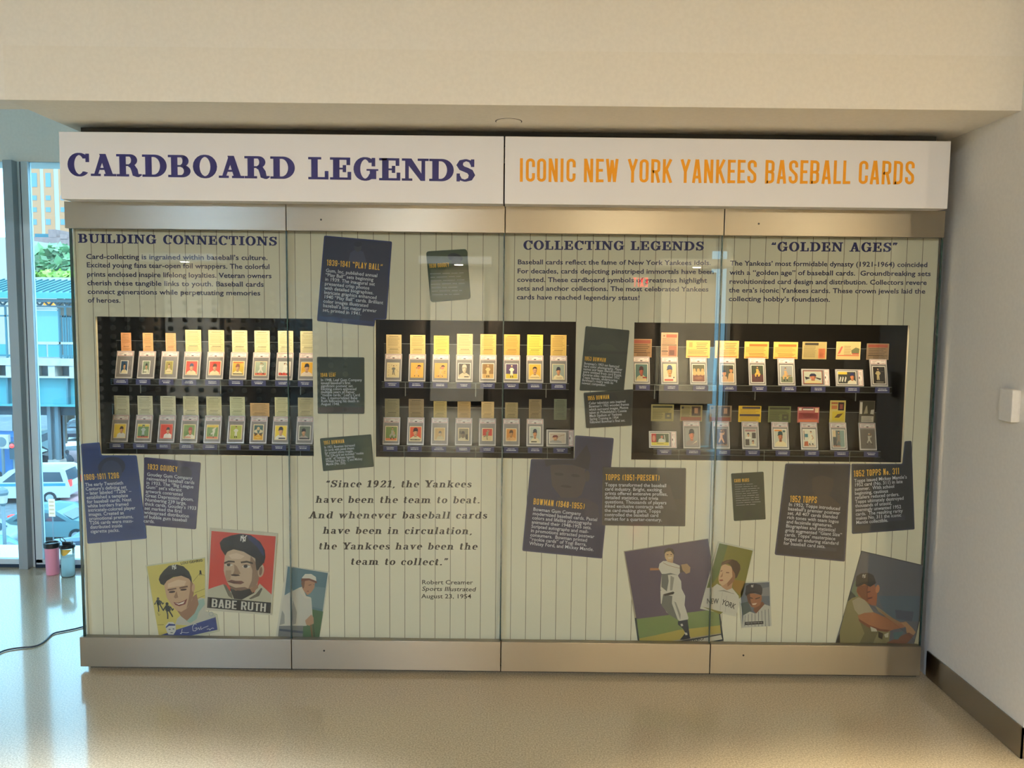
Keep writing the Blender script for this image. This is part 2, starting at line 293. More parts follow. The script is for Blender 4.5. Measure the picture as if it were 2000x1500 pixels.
def plain_font(weight, chars):
    """outlines and advances of the built-in sans, per character"""
    G = {}
    cu = bpy.data.curves.new('glyph', 'FONT'); cu.resolution_u = 2; cu.offset = weight; ob = bpy.data.objects.new('glyph', cu); COL.objects.link(ob)
    def mesh(txt):
        cu.body = txt; dg = bpy.context.evaluated_depsgraph_get(); me = bpy.data.meshes.new_from_object(ob.evaluated_get(dg))
        v = [tuple(p.co)[:2] for p in me.vertices]; f = [list(p.vertices) for p in me.polygons]; bpy.data.meshes.remove(me); return v, f
    span = lambda v: max(p[0] for p in v)-min(p[0] for p in v)
    hv, _ = mesh('H'); cap = max(p[1] for p in hv); base = span(mesh('HH')[0])
    for ch in chars:
        if ch == ' ': v, f = [], []
        else: v, f = mesh(ch)
        adv = span(mesh('H'+ch+'H')[0])-base
        G[ch] = ([[(v[i][0]/cap, v[i][1]/cap) for i in q] for q in f], adv/cap)
    COL.objects.unlink(ob); bpy.data.objects.remove(ob); bpy.data.curves.remove(cu)
    return G
CHARS = "ABCDEFGHIJKLMNOPQRSTUVWXYZabcdefghijklmnopqrstuvwxyz0123456789.,-–()!'’“”\": #"
SANS = plain_font(0.018, CHARS); SANS_L = plain_font(0.010, CHARS)
def run_width(txt, G, track=0): return sum(G.get(c, G[' '])[1]+track for c in txt)-track
def write(mb, txt, p0, p1, cap, G, mat, Y, track=0.0, slant=0.0, width=None):
    """one line of lettering from pixel p0 to p1 along its baseline, cap height in pixels, on the plane of constant Y"""
    a, b = at(*p0, Y=Y), at(*p1, Y=Y); ux = (b-a); length = ux.length; ux = ux/length; uz = Vector((-ux.z, 0, ux.x))
    k = (at(p0[0], p0[1]-cap, Y=Y)-a).length; W = width or run_width(txt, G, track); sx = length/W
    x = 0; n = 0
    for ch in txt:
        polys, adv = G.get(ch, G[' '])
        for q in polys:
            n += 1; lift = Vector((0, -2.5e-5*(n % 9), 0))       # overlapping pen strokes never share a plane
            mb.poly([a+lift+ux*((x+px)*sx+slant*py*k)+uz*(py*k) for px, py in q], mat)
        x += adv+track
def para(mb, lines, first, last, left, right, longest, cap, mat, Y, G=None):
    """a block of lines: first and last baseline starts, the longest line's start and end"""
    G = G or SANS_L; wl = run_width(lines[longest], G); n = len(lines)-1
    dx, dy = (right[0]-left[0])/wl, (right[1]-left[1])/wl
    for i, t in enumerate(lines):
        if not t: continue
        x = first[0]+(last[0]-first[0])*i/max(n, 1); y = first[1]+(last[1]-first[1])*i/max(n, 1); w = run_width(t, G)
        write(mb, t, (x, y), (x+dx*w, y+dy*w), cap, G, mat, Y)
# ------------------------------------------------------------------ room shell
YR, YG, YH = -0.05, -0.036, -0.13          # fronts of door rails, door glass and header boards; the backdrop is Y = 0
ZC = 2.54                                   # ceiling of the alcove
XW = 2.052                                  # right wall
XLC = -1.985                                # left end of the showcase
YWIN = 1.50                                 # window wall
XS = -5.2                                   # left side, with its added glazing
def box_struct(name, a, b, mat, bevel=0): return struct(MB().box(a, b, mat).build(name, bevel=bevel))
fl = MB().box((-9, -12, -0.12), (9, 2.0, 0), M_FLOOR).build('floor'); struct(fl)
YF = -0.47; YWR = -0.73
box_struct('ceiling', (XLC, YF, ZC), (XW, 1.49, 2.75), M_CEIL)
box_struct('ceiling_lobby', (-9, -12, 3.7), (9, 2.0, 3.85), M_CEIL)
box_struct('wall_front_upper', (XLC, YF, 2.75), (XW, YF+.15, 3.7), M_WALL)
box_struct('wall_left_upper', (XS, YF, ZC), (XLC, YF+.15, 3.7), M_WALL)
box_struct('wall_right', (XW, YWR, 0), (9, 1.7, 3.7), M_WALL)
M_WALLD = noisy('darkened_wall', C(104, 96, 86), C(100, 92, 82), 60, 0.8, spec=0.2)  # back wall colour darkened so its reflection in the glass stays dim
struct(MB().box((-9, -11.6, 0), (3.7, -11.4, 3.7), M_WALLD).box((4.06, -11.6, 0), (9, -11.4, 3.7), M_WALLD).box((3.7, -11.6, 3.0), (4.06, -11.4, 3.7), M_WALLD).build('wall_back'))
box_struct('wall_core', (XLC+.02, .62, 0), (XW, 1.49, ZC), M_WALL)
box_struct('wall_lobby_right', (8.8, -11.4, 0), (9, YWR, 3.7), M_WALL)
bb = MB().prism([(XW-.006, -.008, .128), (XW-.006, YWR-.006, .128), (XW-.006, YWR-.006, .004), (XW-.006, -.008, .004)], (.006, 0, 0), M_STEEL)
bb.box((XW-.006, YWR-.006, .004), (3.6, YWR, .128), M_STEEL)
struct(bb.build('baseboard_right', uv=True))
# window wall at the back left
ZW = at(60, 316, Y=YWIN).z
hd = struct(box_struct('wall_window_head', (XS, YWIN, ZW), (XLC+.02, YWIN+.25, 3.7), M_WALL))
box_struct('ceiling_passage', (XS, YF+.15, 3.45), (XLC, 1.49, 3.6), M_CEIL)
def wx(px, py, Y=YWIN): return at(px, py, Y=Y).x
xm0, xm1 = wx(20, 700, YWIN-.06), wx(38, 700, YWIN-.06)
mu = MB().box((xm0, YWIN-.06, .0), (xm1, YWIN+.02, ZW), M_ALU)
xw, xg = wx(52.5, 700, YWIN-.006), wx(56, 700, YWIN-.004)
mu.box((xm1, YWIN-.006, .0), (xw, YWIN+.02, ZW), M_ALU_L); mu.box((xw, YWIN-.004, .0), (xg, YWIN+.02, ZW), M_GASKET)
struct(mu.build('trim_1', bevel=.002))
xf0 = xg; xf1 = wx(68, 700, YWIN-.012); xend = XLC+.02
w1 = MB().box((xf0, YWIN-.012, .03), (xf1, YWIN+.03, ZW), M_ALU_L).box((xf0, YWIN-.012, .02), (xend, YWIN+.03, .055), M_ALU_L)
w1.box((xf0, YWIN-.02, .0), (xend, YWIN+.03, .02), M_GASKET)
W1 = struct(w1.build('window_1', bevel=.002))
MB().box((xf1, YWIN+.006, .055), (xend, YWIN+.014, ZW), M_WGLASS).build('pane', W1)
w2 = MB().box((XS, YWIN-.012, .02), (xm0, YWIN+.03, .055), M_ALU_L).box((XS, YWIN-.02, .0), (xm0, YWIN+.03, .02), M_GASKET)
W2 = struct(w2.build('window_2', bevel=.002))
MB().box((XS, YWIN+.006, .055), (xm0, YWIN+.014, ZW), M_WGLASS).build('pane', W2)
# unseen side glazing, added to bring blue daylight into the passage

w3 = MB()
for i in range(3): y = .2+i*.62; w3.box((XS-.05, y-.04, 0), (XS+.06, y+.04, 3.55), M_ALU)
W3 = struct(w3.build('added_window_3')); MB().box((XS-.01, .2, .0), (XS+.01, YWIN, 3.55), M_WGLASS).build('pane', W3)
struct(MB().box((-9, -11.4, 0), (-8.8, -2.2, 3.7), M_WALL).box((-9, -2.35, 0), (XS, -2.2, 3.7), M_WALL).box((XS-.2, -2.2, 0), (XS, .16, 3.7), M_WALL).build('wall_lobby_left'))
# ceiling speaker cover, wall box
pc = at(993.5, 237, Z=ZC)
sp = MB().lathe([(.052, -.004), (.054, -.003), (.054, .0)], pc, M_CEIL, 36).lathe([(.058, -.0005), (.058, .0)], pc, M_DARK, 36)
tag(sp.build('ceiling_disc', origin=pc), 'small round white cover plate in the ceiling above the header boards', 'cover plate')
wb = thing('wall_box', (XW, -.535, 1.37), 'small cream wall mounted box on the right wall at the photo edge', 'wall box')
MB().box((XW-.034, -.585, 1.307), (XW-.004, -.50, 1.436), M_WALL).build('body', wb, bevel=.003)
MB().box((XW-.004, -.582, 1.31), (XW, -.503, 1.433), M_WALL).build('back_plate', wb)
# ------------------------------------------------------------------ showcase
rz = lambda a, b, Y: (at(*a, Y=Y).z+at(*b, Y=Y).z)/2
ZT1, ZT2 = rz((124, 393.6), (1847.2, 411.9), YR), rz((126.1, 444.8), (1845, 464.5), YR)
ZB1, ZB2 = rz((155.8, 1243.4), (1799.3, 1264.7), YR), .021
XE = [ (at(124, 394, Y=YR).x+at(157, 1270, Y=YR).x)/2 ] + [ (at(a, 430, Y=YR).x+at(b, 1280, Y=YR).x)/2 for a, b in ((559, 569), (986.7, 978), (1415, 1387), (1846, 1798.6)) ]
XG0, XG1 = (at(137.5, 448, Y=YG).x+at(165, 1240, Y=YG).x)/2, (at(1841, 466, Y=YG).x+at(1797, 1255, Y=YG).x)/2
XB0, XB1 = XG0-.01, XG1+.004
def stripe_mat():
    m = pbr('pinstripe_print', C(226, 219, 195), 0.7, 0, 0.2); b = m.node_tree.nodes['Principled BSDF']
    tc = nd(m, 'ShaderNodeTexCoord'); sx = nd(m, 'ShaderNodeSeparateXYZ'); lk(m, tc.outputs['Object'], sx.inputs[0])
    X0 = at(760.5, 800, Y=0).x; PZ = (at(956.5, 1120, Y=0).x-at(660.5, 1120, Y=0).x)/10
    def mth(op, a, bv):
        n = nd(m, 'ShaderNodeMath', operation=op); lk(m, a, n.inputs[0]); n.inputs[1].default_value = bv; return n.outputs[0]
    fr = nd(m, 'ShaderNodeMath', operation='FRACT'); lk(m, mth('DIVIDE', mth('SUBTRACT', sx.outputs[0], X0-PZ*60-.00125), PZ), fr.inputs[0])
    ls = mth('LESS_THAN', fr.outputs[0], .0025/PZ)
    nz = nd(m, 'ShaderNodeTexNoise'); nz.inputs['Scale'].default_value = 300; lk(m, tc.outputs['Object'], nz.inputs['Vector'])
    r1 = nd(m, 'ShaderNodeValToRGB'); r1.color_ramp.elements[0].color = C(232, 225, 200); r1.color_ramp.elements[1].color = C(222, 215, 190); lk(m, nz.outputs[0], r1.inputs[0])
    mx = nd(m, 'ShaderNodeMix', data_type='RGBA'); lk(m, ls, mx.inputs[0]); lk(m, r1.outputs[0], mx.inputs[6]); mx.inputs[7].default_value = C(118, 110, 88)
    lk(m, mx.outputs[2], b.inputs['Base Color']); return m
M_STRIPE = stripe_mat()
M_CREAM = pbr('board_edge', C(214, 208, 190), .6)
mean = lambda *v: sum(v)/len(v)
NICHES = []
for (l0, l1, r0, r1, t0, t1, b0, b1) in (((187.5, 640), (194.5, 880), (611, 640), (612, 880), (190, 617.5), (600, 622), (200, 888), (600, 891)),
        ((733, 640), (733, 880), (1125, 640), (1121, 880), (740, 624.5), (1120, 629), (740, 892.5), (1115, 895.5)),
        ((1238.5, 650), (1233.5, 880), (1775.5, 650), (1763.5, 890), (1240, 630.5), (1770, 635), (1240, 899), (1760, 905.5))):
    NICHES.append((mean(at(*l0, Y=0).x, at(*l1, Y=0).x), mean(at(*r0, Y=0).x, at(*r1, Y=0).x), mean(at(*b0, Y=0).z, at(*b1, Y=0).z), mean(at(*t0, Y=0).z, at(*t1, Y=0).z)))
NZ0, NZ1 = mean(*[n[2] for n in NICHES]), mean(*[n[3] for n in NICHES])
SC = thing('display_case', ((XB0+XB1)/2, .3, 0), 'long built in museum showcase with pinstripe backdrop and three black recesses', 'display case')
bd = MB(); xs = [XB0]+[v for n in NICHES for v in n[:2]]+[XB1]; T = .015; zb, zt = ZB2+.01, ZT1
bd.box((XB0, 0, NZ1), (XB1, T, zt), M_STRIPE).box((XB0, 0, zb), (XB1, T, NZ0), M_STRIPE)
for i in range(0, 8, 2): bd.box((xs[i], 0, NZ0), (xs[i+1], T, NZ1), M_STRIPE)
BACK = bd.build('backdrop_panel', SC)
for (x0, x1, z0, z1) in NICHES:
    q = MB(); g = .09; a0, a1 = x0-(.045 if x0 > -1.9 else .03), x1+.045; yb = .40
    q.box((a0, yb, z0-.03), (a1, yb+.01, z1+.05), M_BLACK).box((a0-.01, T, z0-.04), (a0, yb, z1+.05), M_BLACK).box((a1, T, z0-.04), (a1+.01, yb, z1+.05), M_BLACK)
    q.box((a0, T, z0-.04), (a1, yb, z0-.03), M_BLACK).box((a0, T, z1+.05), (a1, yb, z1+.06), M_BLACK)
    q.build('recess_liner', SC)
MB().box((XB0-.005, T+.001, .0), (XB0+.012, .6, ZC-.03), M_BOARD).box((XB1-.012, T+.001, 0), (XB1, .6, ZC-.03), M_DARK).box((XB0, .59, 0), (XB1, .6, ZC-.03), M_DARK).build('carcass', SC)
MB().box((XB0+.02, -.009, .0), (XB1, -.002, ZB2+.01), M_DARK).build('toe_kick', SC)  # recessed base, black in place of the shadow under the rails
# header boards
HX = [(at(113.6, 256.6, Y=YH).x+at(119.7, 388.3, Y=YH).x)/2, at(984.8, 330, Y=YH).x, (at(1858.2, 275.7, Y=YH).x+at(1849.9, 408, Y=YH).x)/2]
HZ1, HZ0 = rz((113.6, 256.6), (1858.2, 275.7), YH), rz((119.7, 388.3), (1849.9, 408), YH)
for i, (nm, lab) in enumerate((('CARDBOARD LEGENDS', 'white header board over the left half with large navy slab serif lettering'), ('ICONIC NEW YORK YANKEES BASEBALL CARDS', 'white header board over the right half with tall narrow gold lettering'))):
    x0, x1 = HX[i]+(.003 if i else 0), HX[i+1]-(0 if i else .003)
    h = thing('header_sign', ((x0+x1)/2, YH, HZ0), lab, 'sign')
    MB().box((x0, YH, HZ0), (x1, -.02, HZ1), M_BOARD).build('board', h, bevel=.0015)
    t = MB()
    if i == 0: write(t, nm, (131, 343), (931, 355), 43.5, SLAB, M_NAVY, YH-.0006, .0)
    else: write(t, nm, (1015, 355), (1788, 360.5), 46, GOTHIC, M_GOLD, YH-.0006, .02)
    t.build('lettering', h)
MB().box((HX[0]+.04, -.02, HZ1-.02), (HX[2]-.01, .0, ZC-.004), M_DARK).build('top_gap_shade', SC)  # black box stands in for the shade between boards and ceiling
# glass doors
for i in range(4):
    x0, x1 = XE[i]+(.002 if i else 0), XE[i+1]-(.002 if i < 3 else 0)
    d = thing('display_case_door', ((x0+x1)/2, YR, ZB2), ('leftmost glass door of the showcase with brushed steel rails, over the pink bottle side', 'second glass door from the left with keyholes in its steel rails', 'third glass door from the left with plain brushed steel rails', 'rightmost glass door of the showcase with keyholes in its steel rails')[i], 'glass door', 'glass doors of the showcase')
    MB().box((x0, YR, ZT2), (x1, -.012, ZT1), M_STEEL).build('top_rail', d, origin=((x0+x1)/2, YR, (ZT1+ZT2)/2), bevel=.0012, uv=True)
    MB().box((x0, YR, ZB2), (x1, -.012, ZB1), M_STEEL).build('bottom_rail', d, origin=((x0+x1)/2, YR, (ZB1+ZB2)/2), bevel=.0012, uv=True)
    g0, g1 = (XG0 if i == 0 else x0+.001), (XG1 if i == 3 else x1-.001)
    MB().box((g0, YG, ZB1-.01), (g1, YG+.006, ZT2+.01), M_GLASS).build('glass_pane', d)
    e = MB().box((g1-.0035 if i < 3 else g1-.004, YG-.0005, ZB1), (g1+.003, YG+.0065, ZT2), M_EDGE)
    if i == 0: e.box((g0-.006, YG-.0005, ZB1), (g0+.005, YG+.0065, ZT2), M_EDGE)
    e.build('edge_seal', d)
    if i in (1, 3):
        for (px, py, z) in (((627, 429, 0) if i == 1 else (1482, 437, 0)), ((633, 1271, 0) if i == 1 else (1452, 1280, 0))):
            c = at(px, py, Y=YR-.0005); v = [(c.x+.0045*math.cos(a*math.pi/8), c.y, c.z+.0045*math.sin(a*math.pi/8)) for a in range(16)]
            MB().prism(v, (0, .002, 0), M_DARK).build('keyhole', d)
# ------------------------------------------------------------------ printed headings and paragraphs on the backdrop
M_TXT = ink(44, 42, 78); M_HEAD = ink(40, 42, 92); M_QUOTE = ink(54, 42, 28); YT = -.0006
def text_thing(name, part, label, cat, fn): 
    mb = MB(); fn(mb); o = mb.build(name, BACK); return tag(o, label)
def block(lines, cap, G=SANS, mat=None): 
    def f(mb):
        for t, a, b in lines: write(mb, t, a, b, cap, G, mat or M_TXT, YT)
    return f
TX = 'printed text'
text_thing('heading', '', 'navy slab serif heading at the top of the leftmost panel', 'heading', lambda m: write(m, 'BUILDING CONNECTIONS', (152.5, 474), (542.5, 480), 17.5, SLAB, M_HEAD, YT, .04))
text_thing('heading', '', 'navy slab serif heading on the third panel from the left', 'heading', lambda m: write(m, 'COLLECTING LEGENDS', (1021.6, 487.4), (1376, 489.3), 17.5, SLAB, M_HEAD, YT, .04))
text_thing('heading', '', 'navy slab serif heading in quotation marks on the rightmost panel', 'heading', lambda m: write(m, '“GOLDEN AGES”', (1506, 490.6), (1753.5, 492), 18, SLAB, M_HEAD, YT, .04))
text_thing('paragraph', '', 'dark six line paragraph under the heading of the leftmost panel', TX, block([
 ("Card-collecting is ingrained within baseball’s culture.", (168, 505.5), (523, 508)), ("Excited young fans tear-open foil wrappers. The colorful", (168.8, 522), (527, 525.5)),
 ("prints enclosed inspire lifelong loyalties. Veteran owners", (169.5, 540), (530.8, 543.3)), ("cherish these tangible links to youth. Baseball cards", (170, 557), (515.5, 560)),
 ("connect generations while perpetuating memories", (170.8, 574), (508.8, 577)), ("of heroes.", (171.3, 590.8), (235.8, 591.3))], 9.6))
text_thing('paragraph', '', 'dark five line paragraph on the third panel, ending with an exclamation mark', TX, block([
 ("Baseball cards reflect the fame of New York Yankees idols.", (1010.5, 516), (1388.5, 517.7)), ("For decades, cards depicting pinstriped immortals have been", (1010, 533.7), (1394.4, 535)),
 ("coveted. These cardboard symbols of greatness highlight", (1009.7, 550.5), (1380.5, 552)), ("sets and anchor collections. The most celebrated Yankees", (1009.5, 567.3), (1384, 569.4)),
 ("cards have reached legendary status!", (1009, 584.5), (1250, 586))], 9.2))
text_thing('paragraph', '', 'dark five line paragraph at the top of the rightmost panel', TX, block([
 ("The Yankees’ most formidable dynasty (1921-1964) coincided", (1425.7, 518.5), (1811.6, 521.6)), ("with a “golden age” of baseball cards.  Groundbreaking sets", (1425, 536.5), (1818, 539)),
 ("revolutionized card design and distribution. Collectors revere", (1424, 554), (1810, 556.4)), ("the era’s iconic Yankees cards. These crown jewels laid the", (1423.5, 571), (1807.3, 573.4)),
 ("collecting hobby’s foundation.", (1422.8, 588), (1621.3, 589.3))], 9.4))
def quote(m):
    for t, a, b in (("“Since 1921, the Yankees", (635, 951.6), (921, 952)), ("have been the team to beat.", (615.6, 982), (938, 983)), ("And whenever baseball cards", (601.6, 1012.4), (951.6, 1013)),
                    ("have been in circulation,", (629.6, 1042.4), (923, 1043.4)), ("the Yankees have been the", (621.6, 1073), (932.4, 1073.6)), ("team to collect.”", (684, 1103), (874, 1104))):
        write(m, t, a, b, 13.6, SLAB, M_QUOTE, YT, .06, .2)
text_thing('quotation', '', 'large brown italic six line quotation on the second panel', TX, quote)
def attrib(m):
    write(m, "Robert Creamer", (823.6, 1141), (923.6, 1141.4), 8.2, SANS_L, M_QUOTE, YT); write(m, "Sports Illustrated", (823.6, 1153.7), (929, 1155), 8.2, SANS_L, M_QUOTE, YT, 0, .2)
    write(m, "August 23, 1954", (823, 1168.4), (920.6, 1168.8), 8.2, SANS_L, M_QUOTE, YT)
text_thing('attribution', '', 'small brown three line attribution below the quotation', TX, attrib)
# ------------------------------------------------------------------ dark placards
def rounded(pts, r):
    """round the corners of a pixel polygon"""
    out = []; n = len(pts)
    for i in range(n):
        p = Vector(pts[i]); a = Vector(pts[i-1]); b = Vector(pts[(i+1) % n]); u = (a-p); v = (b-p); k = min(r, u.length*.4, v.length*.4)
        p1 = p+u.normalized()*k; p2 = p+v.normalized()*k
        for t in (0, .33, .67, 1): out.append(tuple((1-t)**2*p1+2*t*(1-t)*p+t*t*p2))
    return out
def inset(q, d):
    n = len(q); out = []; area = sum(q[i][0]*q[(i+1) % n][1]-q[(i+1) % n][0]*q[i][1] for i in range(n)); sg = 1 if area > 0 else -1
    for i in range(n):
        p = Vector(q[i]); a = (p-Vector(q[i-1])).normalized(); b = (Vector(q[(i+1) % n])-p).normalized(); n1 = Vector((-a.y, a.x))*sg; n2 = Vector((-b.y, b.x))*sg; m = (n1+n2).normalized()
        out.append(tuple(p+m*d/max(.4, m.dot(n1))))
    return out
def P3(pts, Y): return [at(x, y, Y=Y) for x, y in pts]
def ell(cx, cy_, rx, ry, rot=0, n=20):
    c, s_ = math.cos(math.radians(rot)), math.sin(math.radians(rot))
    return [(cx+rx*math.cos(t)*c-ry*math.sin(t)*s_, cy_+rx*math.cos(t)*s_+ry*math.sin(t)*c) for t in (2*math.pi*i/n for i in range(n))]
def placard(label, quad, col, rim, head, lines, art=(), r=3, t=.004, y0=0, cap=None, pcap=6.6):
    ctr = at(sum(p[0] for p in quad)/len(quad), sum(p[1] for p in quad)/len(quad), Y=y0-t)
    o = thing('text_placard', ctr, label, 'placard', 'dark text placards on the backdrop'); yf = y0-t
    b = MB().prism(P3(rounded(quad, r), yf), (0, t-.0003, 0), ink(*rim, rough=.5)); b.poly(P3(rounded(inset(quad, 2.6), r*.7), yf-.0002), ink(*col, rough=.5))
    for k, (c, p) in enumerate(art): b.poly(P3(p, yf-.00035-.00004*k), ink(*c, rough=.5))
    b.build('board', o)
    ht, a, e, hc = head; m = MB(); write(m, ht, a, e, hc, GOTHIC, ink(240, 186, 66), yf-.0012, .06); m.build('heading', o)
    m = MB(); ls, first, last, left, right, idx = lines; para(m, ls, first, last, left, right, idx, pcap, ink(206, 208, 216), yf-.0012); m.build('paragraph', o)
    return o
def face(cx, cy_, s, cap=(30, 30, 36), skin=(62, 56, 58), rot=0, brim=-1):
    """a muted capped head printed under the text"""
    return [(skin, ell(cx, cy_+.25*s, .48*s, .72*s, rot)), (cap, [(cx+x*s, cy_+y*s) for x, y in ((-.6, -.12), (-.5, -.55), (-.2, -.8), (.25, -.8), (.55, -.5), (.6, -.02), (.3, -.12), (-.1, -.18), (-.35, -.1), (-.85*1, .08) if brim < 0 else (-.5, -.05))])]
NV, NVR = (36, 48, 92), (52, 62, 108)
placard('blue text placard at the far left edge, clipped by the left recess', [(158, 867), (194, 864), (197.5, 889.5), (266.4, 889.5), (286.4, 1052), (170.5, 1062)], (34, 52, 104), (44, 66, 122),
 ('1909-1911 T206', (164.8, 938), (233.6, 934), 11.6), (["The early Twentieth", "Century’s defining set", "– later labeled “T206” –", "established a template", "for baseball cards. Neat", "white borders framed", "intricately-colored player", "images. Created as", "promotional premiums,", "T206 cards were mass-", "distributed inside", "cigarette packs."], (166.4, 950), (177.1, 1041.2), (172.5, 999.6), (264.8, 994.8), 6),
 [((26, 34, 62), ell(218, 912, 27, 20, -8)), ((44, 52, 84), ell(218, 921, 20, 22, -8))])
placard('purple navy placard tilted clockwise below the left recess', [(281.6, 893), (391.8, 903.5), (382.5, 1034), (279, 1025.5)], (44, 40, 78), (62, 54, 88),
 ('1933 GOUDEY', (288, 916.6), (346.9, 922), 11), (["Goudey Gum Company", "reinvented baseball cards", "in 1933. The “Big League", "Gum” set’s vibrant", "artwork contrasted", "Great Depression gloom.", "Numbering 239 large,", "thick cards, Goudey’s 1933", "set marked the first", "widespread distribution", "of bubble gum baseball", "cards."], (286.7, 929.2), (280.3, 1020), (285.6, 937.7), (379.2, 946), 1),
 [((30, 30, 56), ell(360, 924, 15, 13, 10)), ((52, 46, 78), [(292, 1008), (384, 1014), (382.5, 1032), (282, 1023)])])
placard('dark navy placard at the top of the second panel, beside the middle recess', [(633, 460), (765.6, 471.6), (754.5, 624), (732.5, 624), (731, 637.6), (619, 627)], (40, 44, 66), (40, 48, 92),
 ('1939-1941 “PLAY BALL”', (638, 518.4), (747.6, 528), 11.8), (["Gum, Inc. published annual", "“Play Ball” sets beginning", "in 1939. The inaugural set", "presented crisp photos", "with detailed biographies.", "Intricate graphics enhanced", "1940 “Play Ball” cards. Brilliant", "color images illustrated", "baseball’s last major prewar", "set, printed in 1941."], (636, 531), (630, 608), (632, 581.6), (748, 593.6), 6),
 [((44, 52, 92), [(622, 617), (731, 628), (730.5, 634), (621, 624)]), ((58, 62, 86), [(680, 512), (684, 494), (696, 486), (710, 492), (716, 514)]), ((60, 60, 72), ell(699, 483, 7, 9)), ((34, 38, 56), ell(699, 477, 8, 5))])
placard('small green placard with rounded corners at the top of the second panel', [(832, 491), (912, 486.2), (919.6, 584), (841, 590.6)], (62, 74, 50), (58, 72, 50),
 ('1938 GOUDEY', (838.6, 523.4), (877.6, 521), 8.2), ([], (840, 534), (844, 577), (840, 556), (912, 553), 0) if 0 else (["------- ----- ---- ---", "--- ------- ---- ---", "------- -------- -----", "------ ------ --- ----", "------ --- ------", "---- ------- ---- --", "------- -- -- ----"], (840, 536), (844, 577), (840, 547), (906, 545), 2),
 [((40, 46, 44), ell(889, 503, 15, 8, 12)), ((52, 58, 52), ell(891, 512, 9, 10))], 6, pcap=3.7)
placard('green square placard between the left and middle recesses', [(619, 697), (711.5, 698), (711.5, 808.4), (620.5, 808)], (48, 56, 42), (56, 62, 50),
 ('1948 LEAF', (626, 736.4), (656.5, 735.6), 8), (["In 1948, Leaf Gum Company", "issued baseball’s first", "significant postwar set.", "Exciting colors enlivened", "multiple years of Famer", "“rookie cards.” Leaf’s Card", "No. 3 memorialized Babe", "Ruth following his death in", "August 1948."], (626.5, 744.5), (627, 791.5), (626.5, 785), (701, 785), 7), [((60, 50, 44), [(621.5, 795), (711, 795), (711, 806), (622, 806)])], 2.5, pcap=5.2)
placard('small green landscape placard low between the left and middle recesses', [(624.8, 856.4), (724.8, 848.4), (730, 911.6), (631, 920.4)], (48, 62, 44), (44, 56, 42),
 ('1951 BOWMAN', (632.6, 868.6), (673, 865.2), 7.6), (["In 1951, Bowman increased", "its cards with panel shapes", "for printed photo images.", "The 324-card set included “rookie", "cards” of Yankees legends", "Whitey Ford (No. 1) and Mickey", "Mantle (No. 253)."], (633.5, 876), (637, 909), (635, 892), (710, 886.5), 3), [((58, 72, 52), [(704, 876), (724, 872), (727, 906), (710, 910)])], 2, pcap=4.8)
placard('tall dark green placard between the middle and right recesses', [(1144, 637), (1229.6, 645), (1218.5, 764), (1132, 763)], (54, 62, 56), (58, 66, 60),
 ('1953 BOWMAN', (1141.6, 704), (1183.4, 707.4), 8.2), (["Bowman’s 1953 set featured", "hard color photography. Player", "names and team identifications", "were omitted from card fronts.", "Reverse sides replicated 1952", "Topps layouts, underscoring", "Bowman’s rivalry with its", "newest competitor."], (1140.5, 711.8), (1136, 750), (1139.5, 723), (1213.5, 730), 2), [((46, 54, 50), [(1148, 686), (1226, 687), (1225, 692), (1147, 690)]), ((64, 72, 62), [(1150, 683), (1154, 672), (1166, 676), (1180, 670), (1196, 674), (1206, 684)])], 2.5, y0=0, pcap=5)
placard('dark green landscape placard tucked against the lower left of the right recess', [(1140, 767), (1236.8, 760.4), (1234.2, 831), (1145, 836.4)], (44, 48, 42), (52, 56, 50),
 ('1955 BOWMAN', (1148.2, 782), (1190.5, 779), 8.4), (["Color television sets inspired", "Bowman’s 1955 wooden frames", "which surround images. Photos", "taken at Philadelphia’s Connie", "Mack Stadium or Yankees", "Spring Training in 1954", "followed Bowman’s final set."], (1150, 790), (1152, 827), (1151, 807.5), (1224, 803.5), 3), [((36, 40, 38), [(1144, 770), (1200, 766), (1207, 780), (1146, 786)])], 2, t=.0045, y0=-.0045, pcap=5)
placard('large navy placard printed with a capped face, below the middle recess', [(1037, 896.5), (1121.5, 896.5), (1123, 850.5), (1199, 855.8), (1176, 1091), (1020, 1076)], (48, 48, 72), (66, 66, 92),
 ('BOWMAN (1948-1955)', (1041.6, 985), (1141.6, 995), 12), (["Bowman Gum Company", "modernized baseball cards. Pastel", "colors and lifelike photographs", "animated their 1948-1955 sets.", "Scripted autographs and mail-", "in promotions attracted postwar", "consumers.  Bowman printed", "“rookie cards” of Yogi Berra,", "Whitey Ford, and Mickey Mantle."], (1041, 997.4), (1033.6, 1064), (1040, 1005.6), (1166.4, 1018), 1),
 [((70, 62, 66), [(1074, 906), (1142, 910), (1144, 940), (1136, 966), (1118, 978), (1096, 972), (1078, 948)]), ((38, 38, 50), [(1064, 898), (1123, 898), (1146, 868), (1154, 890), (1150, 918), (1112, 906), (1078, 908), (1066, 912)]), ((50, 44, 48), ell(1092, 926, 9, 3, 6)), ((50, 44, 48), ell(1124, 929, 9, 3, 6)), ((50, 42, 46), ell(1106, 950, 11, 2.5, 6)), ((64, 58, 62), ell(1147, 930, 5, 11)), ((58, 54, 70), [(1070, 1000), (1092, 972), (1140, 972), (1166, 984), (1172, 1014)])], 3)
